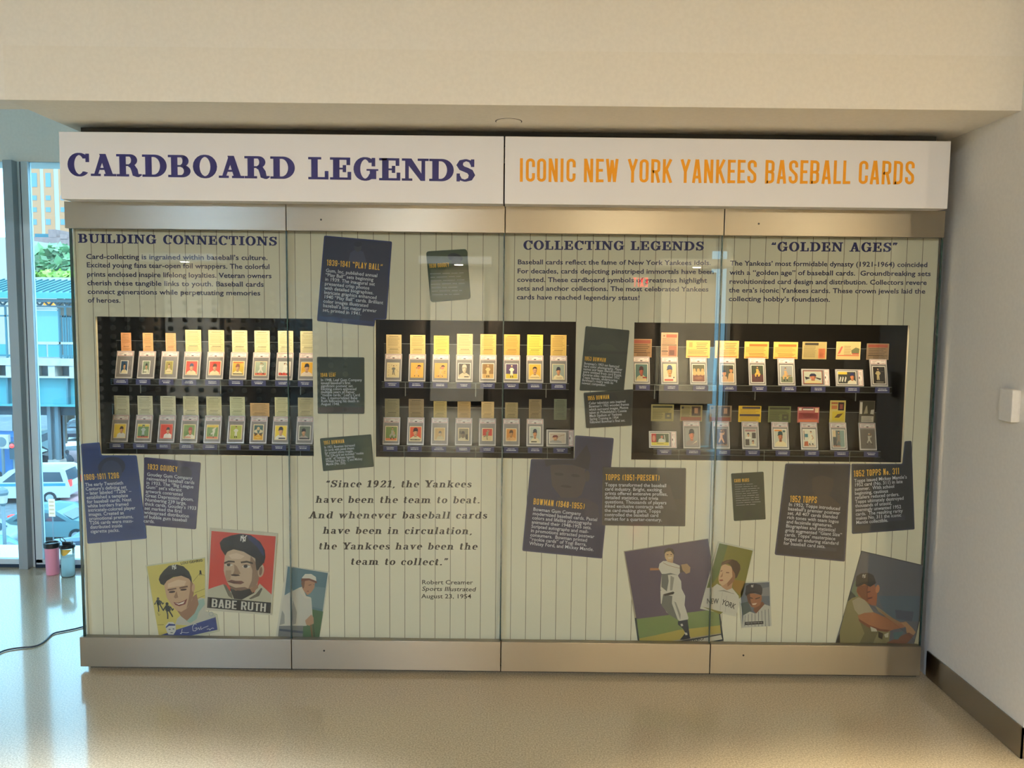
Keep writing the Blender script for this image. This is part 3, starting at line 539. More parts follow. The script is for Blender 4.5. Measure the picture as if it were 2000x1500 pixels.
placard('grey brown landscape placard overlapping the large navy one', [(1177, 912.4), (1340, 914.4), (1338.4, 1028), (1176, 1026)], (66, 60, 54), (76, 72, 68),
 ('TOPPS (1951-PRESENT)', (1182.4, 937.8), (1288.4, 939.2), 11.8), (["Topps transformed the baseball", "card industry. Bright, exciting", "prints offered extensive profiles,", "detailed statistics, and trivia", "questions. Thousands of players", "inked exclusive contracts with", "the card-making giant. Topps", "controlled the baseball card", "market for a quarter-century."], (1181.6, 949.6), (1180.6, 1016.4), (1180.8, 983), (1301.5, 985), 4),
 [((56, 54, 52), [(1222, 914), (1337, 916), (1336, 975), (1222, 974)]), ((72, 66, 62), [(1288, 990), (1296, 950), (1308, 946), (1316, 975), (1324, 1000)]), ((60, 54, 50), ell(1297, 935, 5, 9))], 2, t=.004, y0=-.0046)
placard('smallest dark green placard, left of the two big ones under the right recess', [(1428.4, 925), (1491.4, 921.5), (1495.5, 1014.3), (1433.6, 1017.5)], (46, 54, 38), (52, 60, 42),
 ('CARD WARS', (1434.2, 942.3), (1463.6, 940.8), 6.8), (["------- -- ------", "------- ------ -- ---", "----- ----- -------- --", "----- --- ---- ------", "------ --- ---- -----", "----- ---- ------- ---", "-------- ---- --- ----", "----- ------- --- ----", "------- ------ --------", "-------- --- -----"], (1435, 948), (1437.8, 988), (1437, 978), (1485, 975.5), 8), [((40, 46, 36), [(1452, 1010), (1462, 996), (1474, 1008)])], 2, pcap=3.6)
placard('dark placard with a faint face, under the middle of the right recess', [(1534.6, 905.5), (1661.5, 906), (1650, 1097), (1513.4, 1083.6)], (38, 38, 46), (62, 60, 80),
 ('1952 TOPPS', (1542.8, 980.7), (1595.7, 982.8), 13), (["In 1952, Topps introduced", "baseball’s premier postwar", "set. All 407 cards blended", "rich tones with team logos", "and facsimile signatures.", "Biographies and statistical", "grids augmented “Giant Size”", "cards. Topps’ masterpiece", "forged an enduring standard", "for baseball card sets."], (1540, 988), (1530.2, 1063.6), (1534, 1038.5), (1644.6, 1048), 6),
 [((54, 46, 46), ell(1607, 943, 21, 32, 6)), ((32, 32, 38), [(1578, 936), (1584, 914), (1600, 907), (1622, 910), (1632, 936), (1606, 928)]), ((60, 50, 48), [(1574, 972), (1590, 966), (1620, 968), (1640, 985), (1640, 1000), (1574, 990)]), ((56, 56, 66), [(1543, 1064), (1634, 1070), (1633, 1077), (1542, 1071)])], 3)
placard('dark placard in the right corner, clipped by the right recess', [(1663.6, 906), (1762.8, 906), (1767.5, 862), (1780.5, 861), (1786.4, 1034), (1664.5, 1043)], (40, 42, 48), (56, 60, 76),
 ('1952 TOPPS No. 311', (1667.8, 931.4), (1757, 926), 12.6), (["Topps issued Mickey Mantle’s", "1952 card (No. 311) in late", "summer.  With school", "beginning, cautious", "retailers reduced orders.", "Topps ultimately destroyed", "thousands of unsold,", "seemingly unwanted 1952", "cards.  The resulting rarity", "makes No. 311 the iconic", "Mantle collectible."], (1668.4, 942.3), (1672, 1023.7), (1668.4, 942.3), (1771.3, 934.5), 0), [((54, 56, 66), [(1706, 1012), (1768, 1006), (1768, 1016), (1707, 1021)])], 2.5)
# ------------------------------------------------------------------ large printed cards on the backdrop
def big_card(label, quad, border, art, ox, oy, k, t=.003, y0=0, text=(), thick_layers=.00004):
    c = at(sum(p[0] for p in quad)/len(quad), sum(p[1] for p in quad)/len(quad), Y=y0-t); yf = y0-t
    o = thing('poster_card', c, label, 'card print', 'oversize card prints on the backdrop')
    b = MB().prism(P3(quad, yf), (0, t-.0003, 0), ink(*border)); 
    b.build('card_board', o); b = MB()
    for i, (col, p) in enumerate(art): b.poly([at(ox+x/k, oy+y/k, Y=yf-.0002-thick_layers*i) for x, y in p], ink(*col))
    b.build('picture', o)
    if text:
        m = MB()
        for (s_, a, e, cap, G, col, sl) in text: write(m, s_, (ox+a[0]/k, oy+a[1]/k), (ox+e[0]/k, oy+e[1]/k), cap/k, G, ink(*col), yf-.0002-thick_layers*(len(art)+3), 0, sl)
        m.build('lettering', o)
    return o
def sline(pts, w): return [q for q in stroke(pts, w)]
def lines(col, pts, w): return [(col, q) for q in stroke(pts, w)]
def ny(cx, cy_, s, col, rot=0):
    """interlocked N and Y cap mark"""
    out = []; c, d = math.cos(math.radians(rot)), math.sin(math.radians(rot))
    for p, w in (([(-.32, .42), (-.32, -.32)], .15), ([(-.36, -.34), (.3, .4)], .17), ([(.32, .42), (.32, -.2)], .13), ([(-.1, -.5), (.04, -.02)], .13), ([(.5, -.5), (.04, .0)], .13), ([(.04, -.05), (.02, .55)], .14)):
        for q in stroke(p, w): out.append((col, [(cx+(x*c-y*d)*s, cy_+(x*d+y*c)*s) for x, y in q]))
    return out
# yellow portrait, zoom frame (260,1020) x5
SK, SKD, SKL = (196, 160, 128), (150, 112, 88), (214, 182, 150)
A = [((206, 190, 104), [(135, 432), (700, 352), (702, 860), (730, 940), (272, 1102), (250, 1100)])]
A += lines((120, 110, 60), [(585, 580), (650, 500), (700, 520)], 4) + lines((120, 110, 60), [(600, 690), (700, 650)], 4) + lines((120, 110, 60), [(625, 745), (700, 715)], 4) + lines((120, 110, 60), [(240, 1003), (300, 1000)], 5) + lines((120, 110, 60), [(238, 880), (250, 910), (266, 900)], 4)
A += [((190, 186, 170), [(410, 1000), (430, 940), (470, 905), (560, 900), (620, 760), (660, 735), (702, 745), (704, 870), (760, 880), (800, 905), (812, 930), (560, 1010)]), ((150, 176, 164), [(520, 965), (600, 880), (625, 770), (690, 745), (702, 800), (640, 880), (620, 945), (560, 985)])]
A += [(SKD, [(420, 850), (620, 700), (640, 800), (600, 890), (525, 962), (470, 920)]), (SK, [(302, 610), (340, 560), (460, 520), (560, 545), (585, 600), (592, 680), (575, 760), (530, 840), (470, 876), (420, 860), (370, 800), (330, 740), (316, 680)]), (SKL, [(340, 600), (440, 560), (520, 575), (500, 620), (400, 630), (340, 640)]),
      (SKD, [(560, 560), (592, 610), (592, 700), (565, 780), (520, 850), (540, 760), (556, 660)]), (SK, ell(588, 640, 15, 40, 5)), ((104, 74, 60), [(335, 655), (420, 640), (424, 652), (340, 668)]), ((104, 74, 60), [(450, 636), (530, 618), (536, 634), (455, 650)]), ((80, 58, 52), ell(380, 680, 32, 11, -6)), ((80, 58, 52), ell(492, 658, 32, 10, -6)),
      (SKD, [(425, 670), (440, 735), (410, 745), (398, 728)]), ((120, 60, 56), [(395, 780), (440, 786), (500, 765), (530, 745), (510, 800), (450, 820), (410, 806)]), ((226, 214, 196), [(405, 786), (445, 794), (505, 770), (490, 795), (445, 806)])]
A += [((44, 46, 50), [(250, 560), (262, 520), (300, 470), (350, 425), (420, 412), (490, 430), (545, 480), (570, 540), (574, 590), (545, 550), (470, 520), (390, 535), (330, 570), (300, 614), (268, 600)]), ((30, 32, 36), [(250, 560), (300, 520), (400, 500), (500, 505), (572, 560), (574, 592), (545, 552), (470, 522), (390, 537), (330, 572), (300, 616), (268, 602)])] + ny(400, 436, 50, (206, 206, 196), -8)
for bx, by, sc in ((255, 800, 1), (345, 860, 1.15)):
    A += [((36, 44, 46), ell(bx-12*sc, by-54*sc, 13*sc, 14*sc)), ((36, 44, 46), [(bx-28*sc, by-42*sc), (bx+8*sc, by-40*sc), (bx+22*sc, by+0*sc), (bx-6*sc, by+12*sc), (bx-26*sc, by)])]
    for p in ([(bx-24*sc, by-32*sc), (bx-46*sc, by+4*sc)], [(bx+14*sc, by-32*sc), (bx+34*sc, by-2*sc), (bx+44*sc, by-14*sc)], [(bx-14*sc, by+4*sc), (bx-6*sc, by+40*sc), (bx-6*sc, by+74*sc)], [(bx+6*sc, by+4*sc), (bx+22*sc, by+30*sc), (bx+36*sc, by+56*sc)]): A += lines((36, 44, 46), p, 11*sc)
A += [((36, 44, 46), [(648, 470), (664, 470), (672, 525), (660, 500), (650, 528)]), ((52, 68, 128), [(272, 1102), (418, 1052), (806, 926), (824, 1050), (560, 1108), (270, 1112)]), ((206, 204, 196), [(315, 1010), (345, 975), (390, 975), (415, 1000), (418, 1060), (395, 1098), (345, 1096), (325, 1060)]), ((52, 68, 128), [(318, 1022), (350, 990), (410, 996), (412, 1010), (350, 1012), (322, 1034)]), ((90, 90, 100), ell(356, 1046, 12, 5)), ((90, 90, 100), ell(394, 1042, 10, 5)), ((90, 90, 100), ell(376, 1078, 14, 4)), ((150, 160, 160), ell(762, 896, 22, 22)), ((190, 188, 174), ell(762, 896, 17, 17))]
for p in ([(480, 1040), (470, 1090), (460, 1086), (480, 1076), (520, 1080), (545, 1076)], [(620, 1000), (600, 990), (580, 1020), (585, 1060), (612, 1060), (622, 1030), (600, 1036)], [(622, 1050), (640, 1030), (648, 1050), (662, 1018), (664, 1046), (690, 1030), (735, 1012)], [(720, 1046), (742, 1040), (748, 1052), (770, 1034), (790, 1036)]): A += lines((214, 216, 220), p, 4.5)
big_card('tilted yellow card print of a smiling capped player, lower left', [(284, 1104.5), (400.5, 1088.5), (402, 1194), (424, 1200), (429, 1233), (350, 1252), (313, 1252)], (202, 200, 172), A, 260, 1020, 5, text=[('LOU GEHRIG', (465, 415), (680, 382), 24, SANS, (60, 56, 40), 0)])
# red portrait
B = [((190, 62, 52), [(765, 85), (1393, 138), (1352, 706), (735, 655)]), ((186, 180, 156), [(733, 655), (800, 630), (880, 606), (990, 745), (1180, 690), (1235, 598), (1352, 706), (1348, 785), (728, 730)]), ((110, 104, 90), [(880, 606), (905, 612), (965, 700), (972, 748), (930, 720)]), ((90, 86, 76), [(1250, 640), (1264, 650), (1230, 720), (1150, 752), (1130, 745), (1200, 700)]),
     ((34, 31, 30), [(945, 650), (1150, 640), (1185, 690), (1060, 757), (985, 748)]), (SKD, [(960, 640), (1215, 560), (1222, 640), (1165, 690), (1140, 650), (1000, 668)]),
     ((192, 166, 140), [(898, 300), (960, 262), (1080, 280), (1190, 330), (1222, 430), (1230, 530), (1212, 610), (1150, 645), (1050, 668), (960, 652), (920, 590), (895, 520), (884, 470), (890, 380)]), ((140, 112, 92), [(1150, 330), (1225, 430), (1228, 560), (1200, 620), (1120, 655), (1158, 570), (1165, 470), (1140, 400)]), ((120, 94, 78), [(930, 610), (1000, 640), (1090, 632), (1130, 650), (1050, 670), (960, 654)]),
     ((170, 142, 118), [(905, 470), (960, 470), (950, 560), (918, 575), (900, 530)]), ((192, 166, 140), ell(1248, 474, 30, 64, 8)), ((130, 100, 84), ell(1246, 478, 15, 42, 8)), ((38, 34, 32), [(1190, 310), (1275, 390), (1262, 414), (1238, 440), (1222, 470), (1204, 466), (1196, 400)]), ((38, 34, 32), [(896, 300), (884, 260), (930, 262), (900, 330)])]
B += [((52, 42, 36), [(888, 392), (930, 374), (990, 378), (994, 394), (930, 392), (892, 408)]), ((52, 42, 36), [(1050, 384), (1110, 376), (1165, 392), (1172, 410), (1110, 394), (1054, 402)]), ((210, 200, 184), ell(938, 417, 36, 14)), ((210, 200, 184), ell(1105, 432, 40, 15)), ((44, 36, 34), ell(932, 416, 18, 14)), ((44, 36, 34), ell(1098, 431, 20, 15)), ((90, 66, 54), [(1058, 418), (1105, 410), (1150, 426), (1105, 420)]), ((90, 66, 54), [(900, 406), (938, 398), (976, 410), (938, 408)]),
      ((150, 122, 100), [(985, 410), (1012, 430), (1050, 500), (1010, 525), (970, 518), (990, 470)]), ((70, 52, 46), [(955, 510), (985, 505), (1030, 512), (1046, 522), (1000, 528), (960, 522)]), ((110, 70, 62), [(916, 578), (960, 562), (1000, 572), (1060, 572), (1086, 590), (1050, 606), (980, 600), (940, 588)]), ((60, 40, 38), [(916, 578), (985, 584), (1086, 590), (985, 592)]), ((214, 190, 164), [(930, 320), (1010, 300), (1090, 330), (1050, 360), (960, 356)])]
B += [((36, 38, 46), [(845, 200), (880, 158), (960, 128), (1050, 112), (1150, 126), (1240, 190), (1285, 270), (1292, 340), (1278, 404), (1200, 356), (1080, 286), (980, 262), (925, 284), (895, 318), (858, 262)]), ((48, 54, 92), [(1110, 124), (1190, 150), (1262, 236), (1286, 320), (1270, 330), (1210, 240), (1130, 170)]), ((26, 27, 32), [(845, 200), (880, 206), (960, 240), (1080, 270), (1200, 340), (1278, 404), (1200, 358), (1080, 288), (980, 264), (925, 286), (895, 320), (858, 262)])] + ny(1075, 158, 66, (222, 220, 214), 6)
B += [((34, 32, 32), [(728, 730), (1348, 785), (1340, 890), (722, 835)])]
big_card('red card print of a capped player looking left, name band below', [(409.5, 1031), (542.3, 1041.6), (530.3, 1201.5), (400.5, 1192)], (198, 192, 172), B, 260, 1020, 5, t=.003, y0=-.0045, text=[('BABE RUTH', (765, 828), (1306, 876), 82, GOTHIC, (206, 200, 186), 0)])
# standing man in a white cap and sweater
D = [((86, 116, 128), [(1510, 432), (1902, 496), (1812, 1150), (1410, 1150), (1480, 700)]), ((110, 134, 140), [(1700, 620), (1880, 640), (1850, 850), (1720, 820)]), ((74, 104, 72), [(1745, 850), (1856, 872), (1814, 1150), (1600, 1150)]), ((196, 192, 178), [(1470, 720), (1520, 690), (1620, 640), (1660, 720), (1740, 740), (1750, 870), (1755, 960), (1690, 1012), (1560, 1010), (1425, 1012), (1440, 870)]), ((150, 150, 144), [(1560, 760), (1600, 880), (1590, 990), (1560, 1000), (1540, 880)]), ((150, 150, 144), [(1455, 860), (1478, 900), (1480, 990), (1430, 1005)]), ((120, 122, 122), [(1425, 1012), (1660, 1010), (1656, 1150), (1412, 1150)]), ((74, 84, 96), [(1430, 1040), (1660, 1064), (1658, 1086), (1428, 1060)]),
     ((206, 198, 180), [(1618, 640), (1650, 630), (1690, 720), (1736, 735), (1728, 745), (1680, 745), (1640, 700)]), ((176, 132, 104), [(1640, 590), (1700, 560), (1775, 590), (1770, 640), (1735, 690), (1700, 712), (1660, 660)]), ((120, 84, 66), [(1640, 590), (1680, 560), (1670, 640), (1655, 650)]), ((110, 76, 60), [(1712, 612), (1740, 606), (1740, 614), (1714, 620)]), ((110, 76, 60), [(1752, 606), (1768, 604), (1768, 612)]), ((120, 70, 58), [(1690, 672), (1716, 668), (1712, 680)]), ((214, 208, 192), [(1650, 540), (1680, 505), (1740, 505), (1785, 535), (1790, 580), (1720, 560), (1650, 565)]), ((110, 66, 52), [(1645, 548), (1720, 548), (1792, 575), (1794, 598), (1720, 566), (1640, 580)]),
     ((176, 140, 112), [(1680, 960), (1740, 900), (1762, 930), (1764, 990), (1720, 1010), (1690, 1000)])] + lines((120, 88, 60), [(1735, 1000), (1752, 1140)], 14) + lines((60, 52, 40), [(1757, 1000), (1774, 1140)], 6)
big_card('small blue green card print of a man in a pale sweater and white cap', [(559, 1105), (643.6, 1117.4), (623, 1253), (537, 1253)], (206, 202, 186), D, 260, 1020, 5)
# batter following through, zoom frame (1180,1020) x5.556
KB = 2000/360
E_ = [((94, 82, 98), [(222, 320), (1126, 182), (1250, 940), (350, 1052)]), ((122, 138, 86), [(350, 1050), (1250, 938), (1275, 1120), (372, 1262)]), ((178, 160, 84), [(372, 1262), (560, 1226), (800, 1170), (1275, 1116), (1278, 1200), (900, 1258), (600, 1312), (386, 1330)]), ((52, 58, 62), [(330, 1040), (352, 1036), (388, 1340), (372, 1340)]), ((52, 58, 62), [(1242, 960), (1256, 958), (1296, 1280), (1276, 1282)]), ((52, 58, 62), [(600, 1322), (1276, 1210), (1278, 1222), (680, 1340), (590, 1340)]), ((206, 198, 176), [(700, 1330), (1268, 1222), (1284, 1272), (1010, 1340), (690, 1345)]), ((52, 58, 62), [(1010, 1318), (1292, 1268), (1296, 1284), (1010, 1340)])]
E_ += lines((176, 120, 84), [(498, 510), (620, 508)], [26, 20])
UN, UND, UNS = (206, 200, 184), (150, 146, 134), (112, 112, 106)
E_ += [(UN, [(612, 690), (625, 560), (590, 500), (600, 450), (640, 420), (700, 420), (820, 470), (828, 540), (800, 580), (835, 640), (840, 720), (760, 760), (660, 770), (610, 730)]), (UNS, [(625, 560), (690, 560), (700, 640), (680, 750), (620, 700)]), (UND, [(720, 580), (760, 600), (740, 740), (715, 740)]), (UNS, [(612, 570), (720, 550), (800, 575), (740, 566), (640, 580)]),
       (UN, [(610, 740), (760, 760), (840, 720), (880, 800), (872, 900), (915, 1040), (905, 1062), (820, 1070), (770, 1040), (680, 980), (615, 880)]), (UNS, [(640, 780), (740, 800), (735, 880), (800, 1060), (700, 1000), (620, 900)]), (UND, [(760, 860), (780, 870), (830, 1000), (826, 1060), (806, 1000)]), ((54, 50, 46), [(648, 780), (750, 752), (764, 764), (750, 782), (655, 800)]),
       ((48, 56, 66), [(800, 1075), (905, 1055), (925, 1210), (930, 1250), (905, 1240), (850, 1150), (800, 1110)]), ((190, 188, 180), [(828, 1105), (850, 1100), (858, 1124), (836, 1130)]), ((40, 46, 56), [(822, 1275), (870, 1215), (900, 1200), (935, 1250), (930, 1262), (860, 1276)]), ((200, 196, 186), [(868, 1196), (900, 1200), (905, 1222), (884, 1226)]),
       ((182, 146, 112), [(672, 350), (740, 345), (752, 400), (744, 444), (690, 430), (664, 392)]), ((196, 164, 124), ell(706, 362, 48, 62, -6)), ((76, 64, 58), [(646, 350), (655, 300), (700, 276), (748, 290), (764, 340), (752, 350), (720, 312), (676, 320)]), ((96, 70, 54), ell(688, 352, 12, 5)), ((96, 70, 54), ell(728, 350, 12, 5)), ((210, 190, 160), [(690, 382), (738, 376), (728, 394), (700, 396)]), ((80, 68, 62), [(820, 470), (880, 480), (890, 540), (822, 545)]), ((170, 140, 108), [(835, 460), (900, 450), (936, 490), (930, 545), (890, 560), (850, 520)])]
E_ += lines((150, 120, 90), [(640, 440), (700, 470), (820, 500)], 5)
big_card('large purple card print of a batter after his swing, low on the third panel', [(1218, 1076.7), (1383.4, 1052), (1413.4, 1250.4), (1413.4, 1262), (1248.6, 1262)], (168, 156, 134), E_, 1180, 1020, KB, text=[('MAGGIO', (860, 1316), (1084, 1276), 36, SANS, (44, 48, 54), 0)])
# green portrait of a bareheaded man
G_ = [((128, 122, 56), [(1250, 228), (1612, 308), (1500, 800), (1260, 1000), (1062, 915), (1120, 700)]), ((100, 112, 64), [(1250, 228), (1340, 248), (1250, 560), (1160, 690), (1115, 710)]), ((150, 116, 52), [(1390, 620), (1530, 640), (1470, 790), (1400, 720)]), ((204, 198, 182), [(1060, 914), (1105, 715), (1180, 705), (1225, 668), (1265, 690), (1390, 715), (1460, 800), (1466, 860), (1432, 1005), (1260, 968)]), ((150, 144, 132), [(1230, 745), (1300, 735), (1420, 782), (1400, 770), (1300, 750)]), ((184, 142, 108), [(1260, 660), (1275, 700), (1330, 738), (1385, 718), (1400, 620), (1330, 560)]), ((204, 168, 132), [(1270, 480), (1300, 452), (1380, 480), (1420, 540), (1400, 610), (1345, 650), (1285, 690), (1248, 664), (1240, 620), (1242, 590), (1256, 530)]), ((150, 108, 80), [(1385, 490), (1430, 560), (1410, 640), (1340, 700), (1335, 660), (1392, 590)]), ((82, 62, 44), [(1266, 470), (1280, 430), (1330, 412), (1390, 402), (1440, 420), (1474, 460), (1478, 510), (1440, 600), (1424, 610), (1420, 560), (1396, 520), (1372, 468), (1340, 448)]), ((110, 82, 58), [(1268, 466), (1330, 420), (1395, 404), (1340, 440), (1300, 456)]), ((120, 84, 64), [(1262, 528), (1282, 520), (1284, 528), (1264, 538)]), ((120, 84, 64), [(1322, 540), (1356, 542), (1358, 552), (1322, 552)]), ((150, 88, 70), [(1250, 624), (1282, 620), (1296, 632), (1272, 640), (1252, 636)]), ((160, 120, 90), [(1290, 540), (1284, 590), (1262, 600), (1262, 592)])]
G_ += lines((170, 164, 150), [(1284, 760), (1262, 900), (1258, 968)], 4) + lines((170, 164, 150), [(1330, 800), (1312, 975)], 4)
big_card('green card print of a bareheaded man looking left in a white jersey', [(1403, 1057.8), (1473, 1073), (1437.4, 1204.5), (1367.6, 1189)], (206, 202, 182), G_, 1180, 1020, KB, y0=-.0045, text=[('NEW', (1112, 882), (1240, 884), 56, SANS, (62, 58, 52), 0), ('YORK', (1268, 888), (1412, 942), 56, SANS, (62, 58, 52), 0)])
# small portrait in pinstripes
H_ = [((96, 104, 116), [(1476, 664), (1792, 650), (1806, 1126), (1502, 1140)]), ((128, 130, 134), [(1700, 720), (1794, 700), (1798, 800), (1710, 800)]), ((70, 84, 84), [(1482, 880), (1560, 860), (1600, 960), (1510, 1020)]), ((188, 186, 174), [(1510, 1010), (1580, 970), (1640, 990), (1740, 890), (1802, 910), (1808, 1126), (1502, 1140)]), ((120, 78, 58), [(1630, 900), (1720, 860), (1740, 890), (1650, 990), (1620, 960)]), ((150, 100, 74), [(1542, 780), (1600, 768), (1706, 790), (1712, 830), (1692, 900), (1640, 928), (1600, 920), (1565, 870)]), ((92, 58, 46), [(1542, 780), (1580, 770), (1590, 860), (1610, 918), (1562, 868)]), ((60, 40, 36), [(1580, 812), (1614, 822), (1612, 832), (1580, 824)]), ((60, 40, 36), [(1640, 826), (1690, 812), (1690, 822), (1642, 838)]), ((214, 190, 170), [(1604, 884), (1660, 876), (1640, 896), (1612, 896)]), ((44, 46, 56), [(1532, 770), (1540, 690), (1580, 668), (1640, 664), (1696, 680), (1718, 720), (1714, 774), (1640, 764), (1570, 770)]), ((32, 33, 40), [(1528, 772), (1570, 752), (1650, 750), (1716, 768), (1704, 790), (1640, 768), (1570, 776), (1540, 800)]), ((38, 36, 38), [(1524, 1082), (1726, 1072), (1728, 1104), (1526, 1116)])] + ny(1606, 692, 30, (190, 190, 190))
for i in range(8): H_ += lines((92, 94, 104), [(1530+i*36, 1010-i*10), (1524+i*38, 1130)], 5)
big_card('smallest card print, tanned player in navy cap and pinstripes', [(1442.8, 1138), (1504, 1135), (1507.3, 1222.5), (1449, 1227)], (204, 200, 184), H_, 1180, 1020, KB, y0=-.0045, text=[('-------', (1536, 1104), (1716, 1096), 26, SANS, (170, 168, 160), 0)])
# big batter in the right corner, zoom frame (1580,1040) x5.172
KC = 2000/320*1655/2000
I_ = [((96, 96, 102), [(532, 192), (1146, 336), (1112, 860), (1050, 1180), (290, 1180), (262, 1135)]), ((84, 98, 110), [(690, 640), (1120, 640), (1108, 900), (800, 880)]), ((72, 78, 92), [(870, 780), (1060, 800), (1040, 900), (880, 870)]), ((104, 116, 96), [(470, 480), (492, 560), (500, 660), (420, 660), (436, 560)]), ((52, 58, 52), [(420, 590), (470, 640), (480, 680), (380, 720)]),
      ((132, 122, 84), [(385, 700), (440, 660), (520, 640), (600, 700), (640, 860), (820, 1000), (800, 1180), (300, 1180), (312, 1000)]), ((104, 96, 66), [(500, 860), (620, 960), (700, 1000), (620, 1180), (480, 1180), (560, 1020)]), ((158, 146, 122), [(436, 690), (500, 655), (560, 680), (612, 740), (655, 810), (500, 830), (460, 780)]), ((140, 128, 100), [(670, 740), (720, 770), (840, 860), (900, 910), (860, 900), (700, 800)]),
      ((158, 104, 72), [(490, 840), (560, 812), (655, 806), (780, 860), (900, 905), (985, 905), (1000, 940), (960, 960), (860, 980), (800, 1000), (700, 985), (600, 950), (520, 895)]), ((120, 72, 52), [(500, 870), (600, 930), (720, 975), (820, 985), (790, 1005), (690, 990), (590, 955), (510, 900)]), ((150, 112, 76), [(700, 770), (800, 840), (930, 910), (900, 925), (780, 860)]), ((168, 128, 90), [(930, 915), (980, 900), (1050, 970), (1078, 1010), (1040, 1060), (985, 1010), (980, 960)]), ((120, 78, 60), [(900, 1060), (1010, 1010), (1060, 1040), (1000, 1110), (940, 1150), (780, 1140), (790, 1110)]), ((80, 104, 108), [(850, 1010), (960, 1000), (900, 1080), (860, 1080)]), ((186, 180, 160), [(620, 950), (680, 975), (690, 1000), (630, 1000)]), ((192, 186, 160), [(760, 1030), (805, 1010), (800, 1060), (770, 1060)]), ((62, 52, 40), [(700, 1000), (750, 1020), (740, 1080), (700, 1060)]),
      ((150, 92, 62), [(490, 540), (560, 520), (660, 520), (676, 560), (690, 620), (680, 740), (625, 735), (560, 680), (500, 640), (480, 590)]), ((116, 68, 48), [(490, 540), (600, 530), (590, 600), (600, 700), (540, 670), (484, 600)]), ((176, 116, 80), ell(693, 570, 20, 42, 8)), ((90, 52, 42), [(580, 600), (620, 590), (620, 602), (590, 612)]), ((96, 50, 42), [(592, 660), (640, 650), (640, 664), (600, 676)]), ((62, 54, 48), [(472, 520), (480, 440), (530, 412), (600, 408), (650, 430), (674, 490), (668, 510), (590, 505), (520, 530), (474, 550)]), ((44, 38, 36), [(470, 530), (540, 500), (660, 490), (680, 510), (620, 550), (560, 520), (490, 550)]), ((40, 36, 34), [(262, 1135), (310, 1020), (318, 1180), (262, 1180)])] + ny(556, 440, 40, (180, 176, 168))
big_card('tilted grey card print of a bare armed batter in the right corner', [(1682.5, 1075.8), (1801.6, 1103.6), (1797, 1268), (1630, 1268)], (58, 54, 46), I_ + [((190, 184, 150), [(1116, 900), (1120, 900), (1112, 1180), (1050, 1180)])], 1580, 1040, KC)
# ------------------------------------------------------------------ graded cards
ROWS = {}
YS = .15; TILT = math.radians(14)
SW, SH = .0825, .135
def cl(v): return min(1, max(0, v))
def bust(bg, jer, cap, skin=(206, 158, 118), dx=0, dy=0, s=1, hat=True, bar=None, extra=(), bg2=None):
    c = .5+dx; e = lambda x, y, rx, ry, n=14: [(cl(px), cl(py)) for px, py in ell(c+x*s, dy+y*s, rx*s, ry*s, 0, n)]; p = lambda pts: [(cl(c+x*s), cl(dy+y*s)) for x, y in pts]
    a = [(bg, [(0, 0), (1, 0), (1, 1), (0, 1)])]
    if bg2: a.append((bg2[0], bg2[1]))
    a += [(jer, [(cl(c-.46*s), 0)]+p([(-.4, .18), (-.16, .3), (.16, .3), (.4, .18)])+[(cl(c+.46*s), 0)]), (tuple(int(v*.8) for v in skin), p([(-.1, .24), (.1, .24), (.1, .44), (-.1, .44)])), (skin, e(0, .53, .17, .2)), (tuple(int(v*.72) for v in skin), p([(.06, .36), (.15, .44), (.17, .6), (.1, .62)]))]
    if hat: a += [(cap, p([(-.19, .6), (-.17, .76), (-.08, .84), (.08, .84), (.17, .76), (.19, .6), (0, .64)])), (tuple(int(v*.7) for v in cap), p([(-.24, .57), (-.19, .64), (.12, .66), (.19, .6), (0, .62)]))]
    else: a += [(cap, p([(-.17, .56), (-.18, .72), (-.06, .8), (.1, .79), (.18, .7), (.17, .56), (.12, .67), (-.1, .68)]))]
    a += [((70, 46, 40), e(-.07, .55, .03, .014, 6)), ((70, 46, 40), e(.07, .55, .03, .014, 6)), ((120, 60, 54), e(0, .42, .06, .018, 6))]
    if bar: a.append((bar, [(.05, .02), (.95, .02), (.95, .12), (.05, .12)]))
    return a + list(extra)
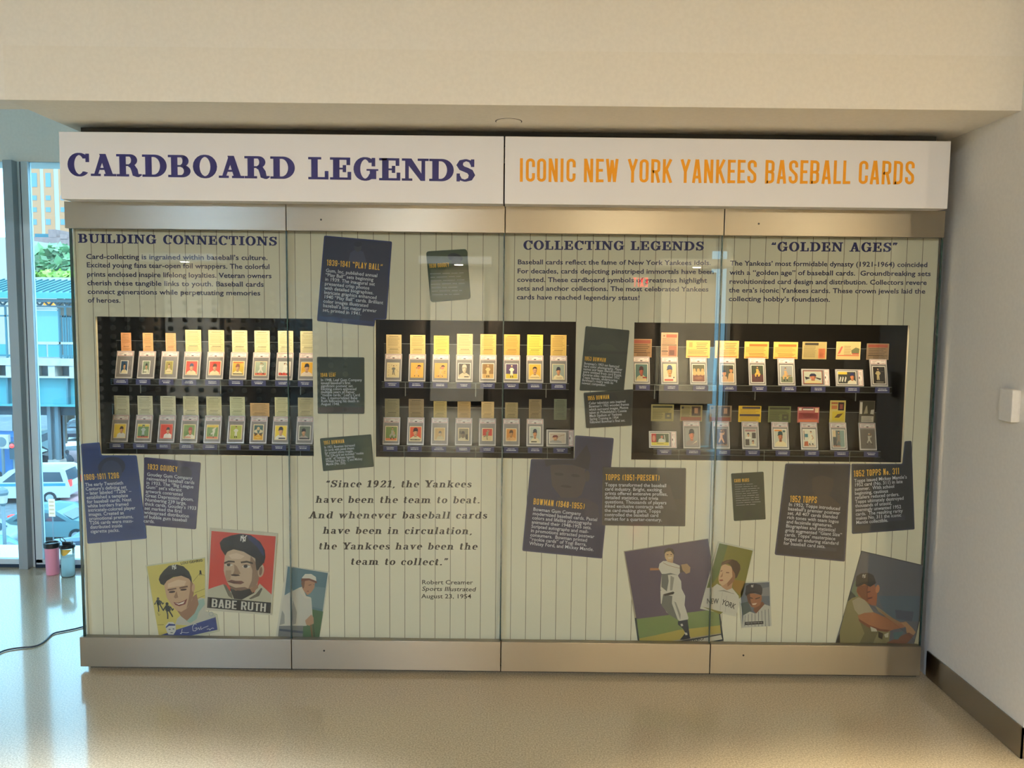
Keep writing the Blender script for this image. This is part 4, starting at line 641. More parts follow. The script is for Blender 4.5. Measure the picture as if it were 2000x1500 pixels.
def fig(bg, gnd, gh, body, sock=(50, 46, 44), cap=(40, 40, 50), skin=(196, 150, 112), pose='bat', dx=0, s=1, extra=(), dy=.0):
    c = .5+dx; a = [(bg, [(0, 0), (1, 0), (1, 1), (0, 1)])]
    if gh: a.append((gnd, [(0, 0), (1, 0), (1, gh), (0, gh)]))
    def st(col, pts, w): a.extend((col, [(cl(x), cl(y)) for x, y in q]) for q in stroke([(c+x*s, dy+y*s) for x, y in pts], [v*s for v in w]))
    st(body, [(0, .45), (.0, .74)], [.2, .24]); 
    if pose == 'bat': st(body, [(-.02, .46), (-.16, .26), (-.2, .16)], [.14, .11, .08]); st(body, [(.02, .46), (.16, .26), (.22, .16)], [.14, .11, .08]); st(sock, [(-.2, .17), (-.24, .06)], [.07, .06]); st(sock, [(.22, .17), (.3, .05)], [.07, .06]); st(body, [(.0, .7), (.2, .66), (.26, .78)], [.1, .08, .06]); st((150, 104, 66), [(.26, .76), (.1, .96)], [.03, .05])
    elif pose == 'pitch': st(body, [(0, .46), (-.04, .25), (-.02, .16)], [.14, .11, .08]); st(body, [(.0, .46), (-.2, .36), (-.3, .33)], [.13, .1, .07]); st(sock, [(-.02, .17), (0, .04)], [.07, .07]); st(sock, [(-.28, .34), (-.4, .3)], [.06, .06]); st(body, [(0, .72), (.16, .8), (.2, .92)], [.1, .08, .06]); st(body, [(0, .7), (-.16, .62)], [.1, .06])
    elif pose == 'crouch': st(body, [(0, .46), (.2, .36), (.1, .2)], [.2, .16, .12]); st(body, [(-.04, .46), (-.2, .34), (-.16, .18)], [.18, .14, .1]); st(skin, [(.06, .68), (.2, .52), (.06, .42)], [.08, .06, .06]); st(sock, [(.1, .2), (.16, .1)], [.08, .07]); st(sock, [(-.16, .2), (-.1, .08)], [.08, .07])
    else: st(body, [(-.04, .46), (-.07, .2)], [.13, .09]); st(body, [(.04, .46), (.08, .2)], [.13, .09]); st(sock, [(-.07, .21), (-.08, .06)], [.07, .07]); st(sock, [(.08, .21), (.1, .06)], [.07, .07]); st(body, [(-.02, .72), (-.17, .6), (-.06, .52)], [.1, .08, .06]); st(body, [(.02, .72), (.18, .62), (.12, .52)], [.1, .08, .06])
    e = lambda x, y, rx, ry: [(cl(px), cl(py)) for px, py in ell(c+x*s, dy+y*s, rx*s, ry*s, 0, 12)]
    a += [(skin, e(.01, .86, .07, .065)), (cap, [(cl(c+x*s), cl(dy+y*s)) for x, y in ((-.07, .88), (-.05, .94), (.05, .94), (.09, .87), (.0, .9))])]
    return a + list(extra)
def bx(col, x0, y0, x1, y1): return (col, [(x0, y0), (x1, y0), (x1, y1), (x0, y1)])
CR, WH, GR = (222, 206, 164), (226, 220, 204), (150, 148, 142)
TT, GO, PB, LF, SQ, BO, TO = (.038, .066), (.060, .072), (.062, .078), (.061, .074), (.053, .063), (.064, .089), (.064, .089)
# (slab bottom centre px, sideways?, card size, border, art, what it shows, back centre px, back size px, back colour, back kind)
L1 = [(240.7, 0, TT, WH, bust((44, 74, 100), CR, (70, 50, 40), hat=False, dx=.06), 'narrow blue card', 246, (20, 35), (222, 160, 110), 't'),
 (283.7, 0, TT, WH, bust((124, 140, 112), (206, 206, 180), (60, 60, 60), dx=.05, s=.9, dy=.08, extra=[bx((60, 66, 60), .1, .06, .6, .12)]), 'narrow grey green card', 289.5, (20, 35), (222, 170, 116), 't'),
 (328.5, 0, TT, (196, 186, 120), bust((150, 136, 66), (206, 190, 140), (84, 60, 40), dy=.22, s=.75, hat=False, extra=[bx((214, 196, 150), 0, 0, 1, .28), bx((120, 100, 70), .15, .14, .85, .17)]), 'narrow olive card', 333.7, (20, 35), (222, 160, 110), 't'),
 (372.8, 0, GO, CR, bust((212, 62, 44), CR, (52, 62, 92)), 'red card with a dark capped head', 377.7, (31, 42), (214, 196, 140), 't'),
 (418.2, 0, GO, CR, bust((212, 66, 46), CR, (96, 68, 52)), 'red card with a brown capped head', 422, (31, 42), (212, 190, 140), 't'),
 (464, 0, GO, CR, bust((206, 172, 66), (226, 214, 160), (150, 92, 70), dx=-.04, extra=[bx((70, 70, 66), .04, .03, .96, .1), bx((206, 100, 70), .05, .9, .95, .97)]), 'yellow card with head turned left', 467, (30, 42), (216, 204, 158), 't'),
 (508, 0, GO, CR, fig((160, 172, 150), (196, 92, 70), .16, (206, 206, 190)), 'pale green card of a batter in stride', 511.3, (30, 42), (216, 206, 160), 't'),
 (554.3, 0, GO, WH, fig((210, 210, 196), (204, 74, 56), .2, (226, 222, 208), cap=(52, 52, 74)), 'cream card of a batter on red ground', 555.8, (30, 42), (216, 208, 164), 't'),
 (598.3, 0, GO, CR, bust((228, 172, 44), (226, 206, 186), (46, 48, 54), s=1.15, dy=-.05), 'orange yellow card of a dark capped man', 600, (30, 42), (216, 206, 160), 't')]
L2 = [(232.3, 0, GO, CR, bust((214, 186, 66), (206, 206, 200), (60, 48, 46), dx=.16, dy=.1, s=.9), 'yellow card of a leaning player', 238, (30, 37), (206, 206, 180), 't'),
 (278.2, 0, GO, CR, fig((104, 134, 92), (176, 84, 64), .12, (170, 180, 180), pose='stand', extra=[bx((206, 186, 84), 0, .84, .38, 1), bx((206, 186, 84), .62, .84, 1, 1)]), 'green card of a pitcher with arms raised', 283, (30, 37), (204, 200, 170), 't'),
 (323.3, 0, GO, (214, 120, 100), bust((202, 66, 50), (222, 216, 206), (60, 56, 62), dx=.16, s=.85, dy=.1), 'red card of a leaning player in white', 328, (30, 37), (204, 200, 170), 't'),
 (367.9, 0, GO, CR, bust((116, 142, 86), (206, 204, 186), (150, 70, 60), skin=(206, 128, 96), dx=.12, extra=[bx((206, 130, 96), .05, .04, .7, .12)]), 'green card of a red capped player', 372.5, (30, 37), (206, 200, 164), 't'),
 (413.4, 0, GO, CR, fig((112, 142, 84), (196, 110, 76), .14, (206, 206, 186), pose='pitch', dx=.14, extra=[bx((214, 190, 80), 0, .85, 1, 1)]), 'green card of a kicking pitcher', 417.5, (30, 37), (206, 200, 160), 't'),
 (459.5, 0, GO, CR, fig((168, 176, 84), 0, 0, (206, 206, 186), pose='stand'), 'lime card of a standing pitcher', 462.5, (30, 37), (198, 200, 164), 't'),
 (503.4, 0, (.05, .078), CR, [((76, 104, 104), [(0, .35), (1, .35), (1, 1), (0, 1)]), ((216, 164, 60), [(0, 0), (1, 0), (1, .4), (0, .4)]), ((206, 196, 160), [(.02, .62), (.3, .72), (.4, .5), (.5, .34), (.6, .5), (.7, .72), (.98, .62), (.96, .5), (.62, .44), (.5, .28), (.38, .44), (.04, .5)]), ((196, 170, 130), ell(.48, .76, .17, .12)), ((96, 76, 56), [(.06, .42), (.4, .46), (.4, .34), (.1, .24)]), ((96, 76, 56), [(.94, .42), (.6, .46), (.6, .34), (.9, .24)]), ((226, 196, 110), [(.1, .2), (.5, .08), (.9, .2), (.5, .14)])], 'teal and orange card with a folded emblem', 507, (38, 25), (196, 160, 110), 't'),
 (547.3, 0, GO, CR, bust((222, 196, 62), (226, 222, 206), (46, 46, 52), s=1.15, dy=-.02, extra=[bx((46, 52, 76), .32, .02, .95, .12)]), 'yellow card of a smiling dark capped man', 550.5, (29, 37), (210, 204, 158), 't'),
 (593.9, 0, GO, WH, bust((110, 118, 100), (170, 160, 146), (52, 50, 50), dx=-.08, extra=[bx((64, 64, 70), .04, .02, .96, .12)]), 'dull green card of a batter turned aside', 597.5, (31, 37), (200, 186, 140), 't')]
SC_ = [((150, 124, 90), ell(x, y, .03, .03, 0, 8)) for x, y in ((.1, .86), (.14, .7), (.8, .84), (.36, .86), (.12, .5), (.86, .5), (.06, .34), (.95, .38), (.1, .12), (.7, .12))]
MD1 = [(767, 0, LF, CR, fig((216, 196, 150), 0, 0, (120, 116, 108), pose='stand', s=.8, dy=.1, dx=.04, extra=SC_), 'cream card of small figure among sketches', 769, (30, 37), (208, 184, 134), 't'),
 (813.9, 0, LF, (230, 180, 84), fig((230, 176, 84), 0, 0, (220, 178, 112), pose='bat', s=.75, dx=-.04, extra=[((206, 130, 90), ell(.66, .72, .15, .13)), ((62, 38, 40), [(.52, .76), (.56, .87), (.7, .9), (.82, .86), (.88, .76), (.7, .8)])]), 'plain orange cartoon card', 815, (30, 37), (216, 188, 124), 't'),
 (860.5, 0, LF, (230, 172, 70), fig((230, 166, 70), 0, 0, (220, 172, 100), pose='bat', s=.75, dx=-.04, extra=[((206, 126, 86), ell(.66, .72, .15, .13)), ((62, 38, 40), [(.52, .76), (.56, .87), (.7, .9), (.82, .86), (.88, .76), (.7, .8)]), bx((120, 80, 50), .76, .42, .94, .45), bx((120, 80, 50), .76, .3, .9, .33), bx((120, 80, 50), .1, .06, .4, .09)]), 'scribbled orange cartoon card', 861, (30, 36), (222, 192, 90), 't'),
 (906.5, 0, PB, WH, bust((74, 66, 62), (206, 186, 150), (196, 186, 160), skin=(206, 184, 150), s=1.1, dy=.02, extra=[bx((60, 46, 40), .5, .05, .9, .12)]), 'sepia card of man in pale cap', 907.5, (31, 40), (212, 184, 130), 't'),
 (952.5, 0, PB, WH, fig((150, 116, 74), (206, 166, 104), .3, (214, 186, 130), pose='stand', cap=(206, 176, 120)), 'sepia card of a man swinging', 953, (31, 40), (216, 176, 104), 't'),
 (999, 0, PB, WH, fig((92, 74, 104), (214, 190, 70), .32, (230, 222, 196), pose='stand', cap=(214, 206, 186)), 'purple card of a white batter', 999.5, (31, 40), (216, 164, 84), 't'),
 (1044.5, 0, PB, CR, bust((226, 178, 70), (230, 206, 146), (62, 44, 38), hat=False, s=1.05, extra=[bx((96, 72, 50), .1, .08, .9, .11)]), 'golden card of a dark haired man', 1045, (31, 40), (222, 204, 90), 't'),
 (1090.7, 0, PB, CR, bust((150, 160, 146), (226, 208, 164), (52, 56, 70), skin=(214, 148, 104), extra=[bx((120, 100, 80), .3, .06, .8, .09)]), 'grey card of a navy capped man', 1090.7, (31, 40), (216, 178, 96), 't')]
MD2 = [(763.6, 0, LF, CR, fig((112, 132, 72), (212, 120, 78), .16, (160, 160, 142), pose='crouch', dx=.1, cap=(52, 40, 44)), 'green card of a seated dark capped player', 765.5, (29, 36), (150, 142, 110), 't'),
 (811, 0, LF, CR, bust((208, 84, 52), (214, 200, 160), (62, 36, 40), s=1.15, dy=-.02, bar=(40, 38, 38), extra=[bx((200, 190, 160), .14+i*.1, .045, .2+i*.1, .095) for i in (0, 1, 2, 3)]+[bx((200, 190, 160), .6+i*.09, .045, .65+i*.09, .095) for i in (0, 1, 2, 3)]), 'orange red card with a black name bar', 812.7, (30, 36), (146, 126, 92), 't'),
 (858, 0, SQ, CR, bust((178, 150, 100), (180, 168, 132), (64, 54, 44), skin=(190, 166, 128), s=.8, dy=.1, dx=.06), 'square sepia card of a sitting man', 859, (26, 32), (176, 156, 100), 't'),
 (905, 0, SQ, CR, bust((120, 110, 88), (196, 184, 150), (50, 46, 42), skin=(110, 96, 78), dx=-.06, dy=-.06, extra=[bx((52, 48, 44), .72, .05, .95, .5), bx((70, 66, 58), .06, .55, .2, .8)]), 'square grey card of man in crowd', 906, (26, 32), (170, 140, 92), 't'),
 (951.5, 0, SQ, CR, fig((176, 56, 48), (206, 184, 140), .4, (140, 136, 104), pose='pitch', cap=(110, 110, 80)), 'square red topped card of a pitcher', 952.3, (25, 32), (206, 176, 124), 't'),
 (998.3, 0, SQ, CR, bust((190, 128, 60), (206, 160, 106), (76, 54, 40), skin=(180, 136, 88), s=1.1), 'square orange card of a capped man', 998.6, (25, 31), (150, 134, 94), 't'),
 (1044.8, 0, (.056, .084), WH, bust((176, 184, 170), (214, 204, 170), (48, 56, 72), skin=(206, 142, 96), extra=[bx((64, 66, 54), .12, .03, .68, .1), bx((110, 110, 90), .0, .34, .3, .4)], s=1.05), 'tall card of navy capped man', 1045.5, (25, 38), (140, 120, 84), 't'),
 (1094.2, 1, (.082, .055), WH, bust((196, 180, 160), (160, 156, 148), (106, 44, 46), dx=-.14, s=.95, extra=[bx((110, 100, 84), .5, .78, .95, .8), bx((140, 120, 96), .04, .86, .3, .88), ((170, 140, 100), [(.52, .56), (.95, .84), (.97, .9), (.56, .64)])]), 'sideways card of a maroon capped batter', 1091, (25, 39), (112, 116, 92), 't')]
R1 = [(1253, 0, BO, WH, bust((84, 112, 106), (196, 180, 140), (64, 36, 40), skin=(176, 92, 70), bar=(214, 190, 140), dy=.04, extra=[bx((150, 50, 46), .6, .16, .95, .24)]), 'teal card of a dark red capped man', 1254, (42, 34), (150, 112, 76), 'band'),
 (1308.5, 0, BO, CR, bust((222, 206, 164), (226, 214, 186), (52, 70, 110), skin=(226, 160, 90), s=1.2, dy=-.04, extra=[bx((206, 72, 52), .04, .02, .78, .12), ((40, 40, 46), ell(.84, .22, .06, .04))]), 'cream card with navy cap and red bar', 1308.7, (33, 47), (196, 146, 110), 'tall'),
 (1365, 0, BO, WH, [bx((84, 82, 52), 0, 0, 1, 1), bx((120, 64, 48), 0, 0, 1, .42)]+[((206, 156, 92), ell(x, .68, .12, .1)) for x in (.14, .48, .84)]+[((206, 166, 104), ell(x, .5, .2, .14)) for x in (.16, .5, .82)]+[((150, 92, 62), [(.05, .2), (.6, .3), (.9, .2), (.5, .12)])], 'card of three men leaning together', 1364, (47, 32), (222, 184, 100), 'wide'),
 (1421.7, 0, BO, WH, [bx((72, 70, 52), 0, 0, 1, 1), ((190, 130, 84), ell(.2, .5, .17, .16)), ((190, 130, 84), ell(.8, .68, .14, .13)), ((190, 150, 110), [(0, 0), (.5, 0), (.42, .3), (.2, .36), (0, .3)]), ((196, 156, 110), [(.45, 0), (1, 0), (1, .5), (.8, .56), (.6, .5)]), ((48, 46, 52), [(.02, .56), (.08, .7), (.34, .7), (.38, .58)]), ((48, 46, 52), [(.66, .76), (.72, .86), (.9, .86), (.96, .74)])], 'card of two men side by side', 1420, (47, 32), (222, 178, 104), 'wide'),
 (1480, 0, BO, WH, fig((66, 72, 54), (92, 58, 56), .46, (222, 170, 74), pose='crouch', cap=(74, 50, 46), s=.85, dy=.16), 'card of a crouching catcher in yellow', 1478.5, (48, 31), (222, 178, 90), 'orange'),
 (1537.2, 0, BO, WH, fig((150, 152, 152), (116, 120, 96), .34, (206, 164, 106), pose='crouch', cap=(74, 50, 44), dx=-.1, s=.95, extra=[((150, 120, 60), [(.5, .4), (.9, .44), (.9, .4), (.5, .34)])]), 'grey sky card of kneeling batter', 1535, (48, 31), (222, 180, 92), 'orange'),
 (1593.8, 1, (.094, .066), (142, 66, 54), bust((186, 186, 166), (206, 190, 140), (44, 46, 72), skin=(196, 122, 88), dx=.0, dy=-.02, s=1, extra=[((52, 50, 52), [(.04, .56), (.3, .48), (.34, .42), (.1, .3)]), ((52, 50, 52), [(.66, .5), (.96, .4), (.9, .28), (.68, .4)])]), 'sideways card with a brown frame', 1591.5, (48, 32), (170, 150, 98), 'orange_side'),
 (1660.3, 1, (.092, .064), WH, [bx((66, 66, 58), 0, 0, 1, 1), bx((222, 190, 70), 0, .78, .52, 1)]+[((210, 206, 190), [(x, .1), (x+.08, .5), (x+.02, .6), (x-.06, .2)]) for x in (.1, .24, .4)]+[(c, [(.52+px*.56, py) for px, py in p]) for c, p in bust((66, 72, 70), (226, 214, 186), (50, 54, 96), skin=(222, 140, 92), s=1.15, dy=-.04)[1:]], 'sideways card, navy capped man beside action', 1657.5, (48, 33), (206, 176, 120), 'sketch'),
 (1718.2, 0, BO, WH, fig((44, 38, 34), 0, 0, (196, 176, 128), pose='stand', dx=-.1, s=1.0, extra=[bx((190, 180, 150), .2, .07, .85, .1), bx((120, 110, 90), .6, .7, .9, .72)]), 'near black card of a pale standing batter', 1714, (44, 30), (134, 112, 88), 'band')]
R2 = [(1294.9, 1, (.092, .064), WH, [bx((72, 84, 58), 0, 0, 1, 1), bx((180, 64, 62), 0, .28, .27, 1), bx((214, 196, 80), 0, 0, 1, .26), ((206, 146, 120), ell(.14, .6, .09, .26)), ((206, 206, 190), [(.38, .26), (.42, .52), (.56, .62), (.74, .5), (.78, .26)]), ((190, 120, 100), ell(.6, .72, .07, .12)), ((222, 216, 200), [(.72, .9), (.76, .9), (.82, .3), (.78, .3)]), bx((90, 84, 50), .3, .14, .7, .18)], 'sideways card with red side and yellow foot', 1293.5, (45, 31), (150, 138, 86), 'olive'),
 (1351.5, 0, TO, GR, bust((150, 150, 142), (150, 138, 132), (60, 58, 60), skin=(206, 126, 94), s=1.2, dy=-.02, extra=[((222, 204, 170), [(.5, .06), (.62, .12), (.95, .3), (.9, .2)])]), 'grey card of a big faced capped batter', 1350.5, (44, 30), (140, 126, 84), 'photo_wide'),
 (1409.2, 0, TO, GR, fig((84, 74, 80), (140, 110, 90), .1, (206, 156, 120), pose='bat', cap=(66, 56, 60), s=1.05), 'brown card of batter behind seam', 1408.5, (44, 30), (130, 110, 84), 'photo_wide'),
 (1466.7, 0, TO, GR, [bx((184, 184, 168), 0, 0, 1, 1), bx((150, 110, 110), .05, .86, .95, .98), bx((72, 66, 62), .62, .46, .95, .8), bx((72, 66, 62), .04, .04, .38, .4)]+[(c, [(.06+x*.5, .44+y*.42) for x, y in p]) for c, p in bust((190, 190, 172), (214, 210, 196), (60, 62, 70))[1:]]+[(c, [(.44+x*.5, .02+y*.4) for x, y in p]) for c, p in bust((190, 190, 172), (214, 206, 170), (90, 56, 50))[1:]], 'grey card split between two small heads', 1464, (45, 30), (206, 170, 44), 'stripes'),
 (1525, 0, TO, WH, bust((190, 190, 170), (226, 210, 166), (40, 72, 72), skin=(196, 122, 84), s=1.1, extra=[bx((206, 130, 60), .0, .9, .64, .99), ((60, 90, 90), ell(.82, .9, .12, .06)), bx((50, 40, 36), .42, .36, .6, .39)]), 'cream card of man in green helmet', 1521.8, (45, 30), (104, 108, 66), 'olive'),
 (1581.7, 0, TO, WH, fig((206, 204, 184), (206, 184, 160), .12, (222, 214, 184), pose='crouch', cap=(46, 46, 50), dx=.14, s=1.0, extra=[bx((70, 120, 130), .1, .56, .38, .76), ((176, 96, 62), [(.02, .04), (.4, .04), (.36, .32), (.06, .3)]), bx((120, 60, 56), .02, .4, .07, .95)]), 'white card of a bending infielder', 1578, (43, 29), (172, 96, 92), 'redwhite'),
 (1639, 0, TO, WH, fig((100, 108, 106), (160, 120, 100), .1, (140, 124, 110), pose='bat', cap=(60, 64, 66), extra=[bx((130, 150, 140), .62, .0, .98, .98), bx((214, 190, 150), .0, .6, .26, .98), bx((84, 84, 80), .04, .1, .3, .56)]), 'white bordered card of batter, teal wall', 1635.5, (31, 43), (206, 186, 104), 'collage'),
 (1696.4, 0, (.072, .092), (104, 98, 90), fig((104, 98, 90), 0, 0, (180, 176, 164), pose='bat', cap=(190, 186, 176), s=.75, dy=.12, dx=.08), 'dark grey card of a white swinging batter', 1692.5, (31, 43), (92, 84, 72), 'darkphoto')]
def ordinal(i): return ('first', 'second', 'third', 'fourth', 'fifth', 'sixth', 'seventh', 'eighth', 'ninth')[i]
M_HOLD = pbr('holder_plastic', C(196, 190, 184), 0.25); M_INNER = pbr('holder_insert', C(122, 116, 112), 0.5); M_LAB = pbr('grade_label', C(232, 222, 212), 0.5); M_LABR = ink(206, 110, 104); M_CAPT = pbr('caption_blue', C(52, 54, 100), 0.5); M_CTXT = ink(226, 226, 228)
M_LTXT = ink(160, 110, 104); M_LBLK = ink(30, 28, 30)
def loc(mb, name, parent):
    o = mb.build(name); o.parent = parent; return o
def holder_mesh(side):
    w, h = (SH, SW) if side else (SW, SH); t = .006
    def R(mb, x0, z0, x1, z1, y, m):      # upright coordinates turned for a sideways holder
        if side: x0, z0, x1, z1 = z0-SH/2, -x1+SW/2, z1-SH/2, -x0+SW/2; 
        mb.poly([(x0, y, z0), (x1, y, z0), (x1, y, z1), (x0, y, z1)], m)
    a = MB(); a.box((-w/2, 0, 0), (w/2, t, h), M_HOLD); hw = SW/2
    R(a, -hw+.0045, .006, hw-.0045, .108, -.0003, M_INNER); R(a, -hw+.004, .1105, hw-.004, .1306, -.0003, M_LABR)
    b = MB(); R(b, -hw+.0055, .1118, hw-.0055, .1292, -.0006, M_LAB)
    for x0, z0, x1, z1, m in ((-.03, .124, -.006, .1252, M_LTXT), (-.03, .121, -.012, .1222, M_LTXT), (-.03, .1145, -.016, .1165, M_LTXT), (.014, .124, .03, .1255, M_LTXT), (.018, .1145, .03, .1158, M_LTXT), (-.005, .1126, .0055, .1165, M_LBLK)): R(b, x0, z0, x1, z1, -.0008, m)
    return a, b
HM = {}
for sd_ in (0, 1):
    a, b = holder_mesh(sd_); oa, ob_ = a.build('holder'), b.build('grade_label'); HM[sd_] = (oa.data, ob_.data); bpy.data.objects.remove(oa); bpy.data.objects.remove(ob_)
def linked(name, me, parent, loc_=None):
    o = bpy.data.objects.new(name, me); COL.objects.link(o); o.parent = parent
    if loc_: o.location = loc_
    return o
def caption_mesh():
    m = MB(); w, h = .070, .0275; m.box((-w/2, 0, 0), (w/2, .001, h), M_CAPT)
    m.poly([(-.020, -.0003, .0195), (.020, -.0003, .0195), (.020, -.0003, .0225), (-.020, -.0003, .0225)], M_CTXT); m.poly([(-.0165, -.0003, .0108), (.0165, -.0003, .0108), (.0165, -.0003, .0155), (-.0165, -.0003, .0155)], M_CTXT)
    o = m.build('caption_plate'); d = o.data; bpy.data.objects.remove(o); return d
def caption_mesh2(seed):
    """two short lines of tiny white lettering, too small to read"""
    rnd = random.Random(seed); m = MB(); w, h = .070, .0275; m.box((-w/2, 0, 0), (w/2, .001, h), M_CAPT)
    for z, hh, W in ((.0178, .0032, rnd.uniform(.034, .044)), (.0098, .0046, rnd.uniform(.028, .046))):
        x = -W/2
        while x < W/2: q = rnd.uniform(.0016, .0032); m.poly([(x, -.0003, z), (x+q, -.0003, z), (x+q, -.0003, z+hh*rnd.uniform(.75, 1)), (x, -.0003, z+hh)], M_CTXT); x += q+rnd.choice((.0005, .0005, .0007, .0016))
    o = m.build('caption_plate'); d = o.data; bpy.data.objects.remove(o); return d
def back_polys(kind, col, w, h, seed):
    rnd = random.Random(seed); m = MB(); P = lambda c, x0, z0, x1, z1, k=1: m.poly([(x0*w-w/2, -.0002*k, z0*h), (x1*w-w/2, -.0002*k, z0*h), (x1*w-w/2, -.0002*k, z1*h), (x0*w-w/2, -.0002*k, z1*h)], ink(*c))
    m.box((-w/2, 0, 0), (w/2, .0012, h), ink(*[min(255, int(v*1.07+6)) for v in col])); P(col, .04, .03, .96, .97)
    dk = tuple(int(v*.62) for v in col)
    def text(x0, x1, z0, z1, step, c=dk):
        z = z1
        while z > z0: P(c, x0, z-step*.38, x0+(x1-x0)*rnd.uniform(.8, 1), z, 2); z -= step
    if kind == 't': P(dk, .2, .9, .8, .925, 2); text(.1, .9, .42, .84, .062, tuple(int(v*.78) for v in col)); P(dk, .08, .36, .92, .37, 2); P(dk, .22, .27, .78, .3, 2); text(.14, .86, .08, .24, .07, tuple(int(v*.78) for v in col))
    elif kind == 'band': P((150, 76, 60), .06, .76, .94, .94, 2); text(.1, .9, .3, .7, .1); P(dk, .06, .24, .94, .27, 2); text(.3, .9, .06, .2, .08)
    elif kind == 'tall': P((186, 86, 62), .3, .8, .94, .93, 2); P(col, .06, .8, .28, .95, 2); P(dk, .12, .84, .22, .9, 3); text(.06, .94, .54, .76, .06); P((70, 56, 48), .04, .49, .94, .52, 2); P((160, 96, 74), .45, .06, .94, .47, 2); text(.06, .4, .1, .44, .06); P((70, 56, 48), .04, .24, .42, .28, 3); P((110, 66, 54), .5, .1, .8, .3, 3)
    elif kind == 'wide':
        for i in range(4): P((110, 80, 50), .42+.02*(i % 2), .84-i*.1, .9-.04*(i % 3), .87-i*.1, 2)
        P((190, 150, 80), .12, .62, .26, .9, 2); text(.08, .92, .18, .46, .07); P((214, 120, 70), .06, .05, .94, .12, 2)
    elif kind == 'orange': P((222, 110, 52), .2, .72, .94, .86, 2); P((226, 196, 110), .06, .7, .18, .93, 2); text(.06, .94, .36, .66, .08, (176, 130, 70)); P((120, 90, 50), .16, .3, .8, .32, 2); text(.2, .9, .12, .28, .07, (160, 110, 60)); P((222, 120, 60), .04, .04, .96, .1, 2)
    elif kind == 'orange_side': P((60, 54, 44), .1, .8, .66, .94, 2); text(.06, .6, .1, .74, .06, (120, 106, 74)); P((196, 112, 72), .66, .05, .94, .62, 2); text(.7, .92, .1, .56, .08, (150, 70, 50))
    elif kind == 'sketch': P((196, 96, 70), .05, .2, .95, .25, 2); m.poly([(-.44*w, -.0004, .3*h), (-.3*w, -.0004, .72*h), (-.22*w, -.0004, .74*h), (-.34*w, -.0004, .34*h)], ink(196, 96, 84)); m.poly([(.12*w, -.0004, .52*h), (.3*w, -.0004, .68*h), (.46*w, -.0004, .62*h), (.44*w, -.0004, .32*h), (.14*w, -.0004, .34*h)], ink(110, 110, 74)); text(.32, .64, .3, .76, .09, (150, 130, 90)); P((180, 90, 70), .66, .28, .94, .36, 3)
    elif kind == 'olive': P((66, 64, 46), .06, .8, .94, .93, 2); text(.06, .94, .55, .72, .08); text(.06, .55, .1, .5, .08); P((76, 74, 54), .62, .14, .9, .5, 2); P(col, .7, .26, .82, .38, 3)
    elif kind == 'photo_wide': P((66, 52, 46), .52, .36, .92, .94, 2); P((160, 120, 92), .64, .5, .8, .84, 3); text(.08, .48, .36, .9, .09); P((130, 66, 44), .04, .05, .96, .28, 2); P((40, 36, 36), .06, .78, .16, .92, 3)
    elif kind == 'stripes': P((70, 56, 62), .16, .82, .96, .96, 2); P((70, 56, 62), .05, .36, .95, .5, 2); text(.08, .9, .54, .78, .09, (170, 130, 30)); text(.08, .9, .06, .3, .09, (160, 120, 34))
    elif kind == 'redwhite': P((226, 210, 190), .05, .78, .18, .94, 2); P((226, 214, 196), .24, .8, .74, .9, 2); P((226, 190, 150), .8, .66, .96, .94, 2); P((150, 52, 56), .05, .26, .95, .64, 2); text(.2, .9, .3, .6, .08, (190, 96, 96)); P((222, 120, 84), .06, .04, .94, .2, 2); P((60, 50, 66), .24, .91, .7, .96, 3)
    elif kind == 'collage': P((176, 100, 64), .08, .84, .5, .92, 2); P((60, 36, 38), .52, .56, .9, .92, 2); P((150, 84, 70), .62, .62, .82, .84, 3); P((196, 120, 74), .1, .62, .46, .78, 2); P((206, 180, 56), .16, .1, .94, .52, 2); m.poly([((.3-.5)*w, -.0006, .24*h), ((.5-.5)*w, -.0006, .4*h), ((.86-.5)*w, -.0006, .44*h), ((.6-.5)*w, -.0006, .24*h)], ink(96, 70, 36))
    elif kind == 'darkphoto': P((214, 204, 186), .04, .42, .2, .94, 2); P((72, 66, 52), .2, .36, .96, .98, 2); m.poly([((.3-.5)*w, -.0006, .42*h), ((.42-.5)*w, -.0006, .74*h), ((.5-.5)*w, -.0006, .8*h), ((.56-.5)*w, -.0006, .44*h)], ink(160, 150, 124)); m.poly([((.72-.5)*w, -.0006, .42*h), ((.76-.5)*w, -.0006, .6*h), ((.96-.5)*w, -.0006, .62*h), ((.94-.5)*w, -.0006, .4*h)], ink(190, 186, 172)); P((206, 196, 176), .16, .06, .94, .32, 2); text(.2, .9, .1, .28, .07, (150, 140, 124))
    o = m.build('info_card'); d = o.data; bpy.data.objects.remove(o); return d
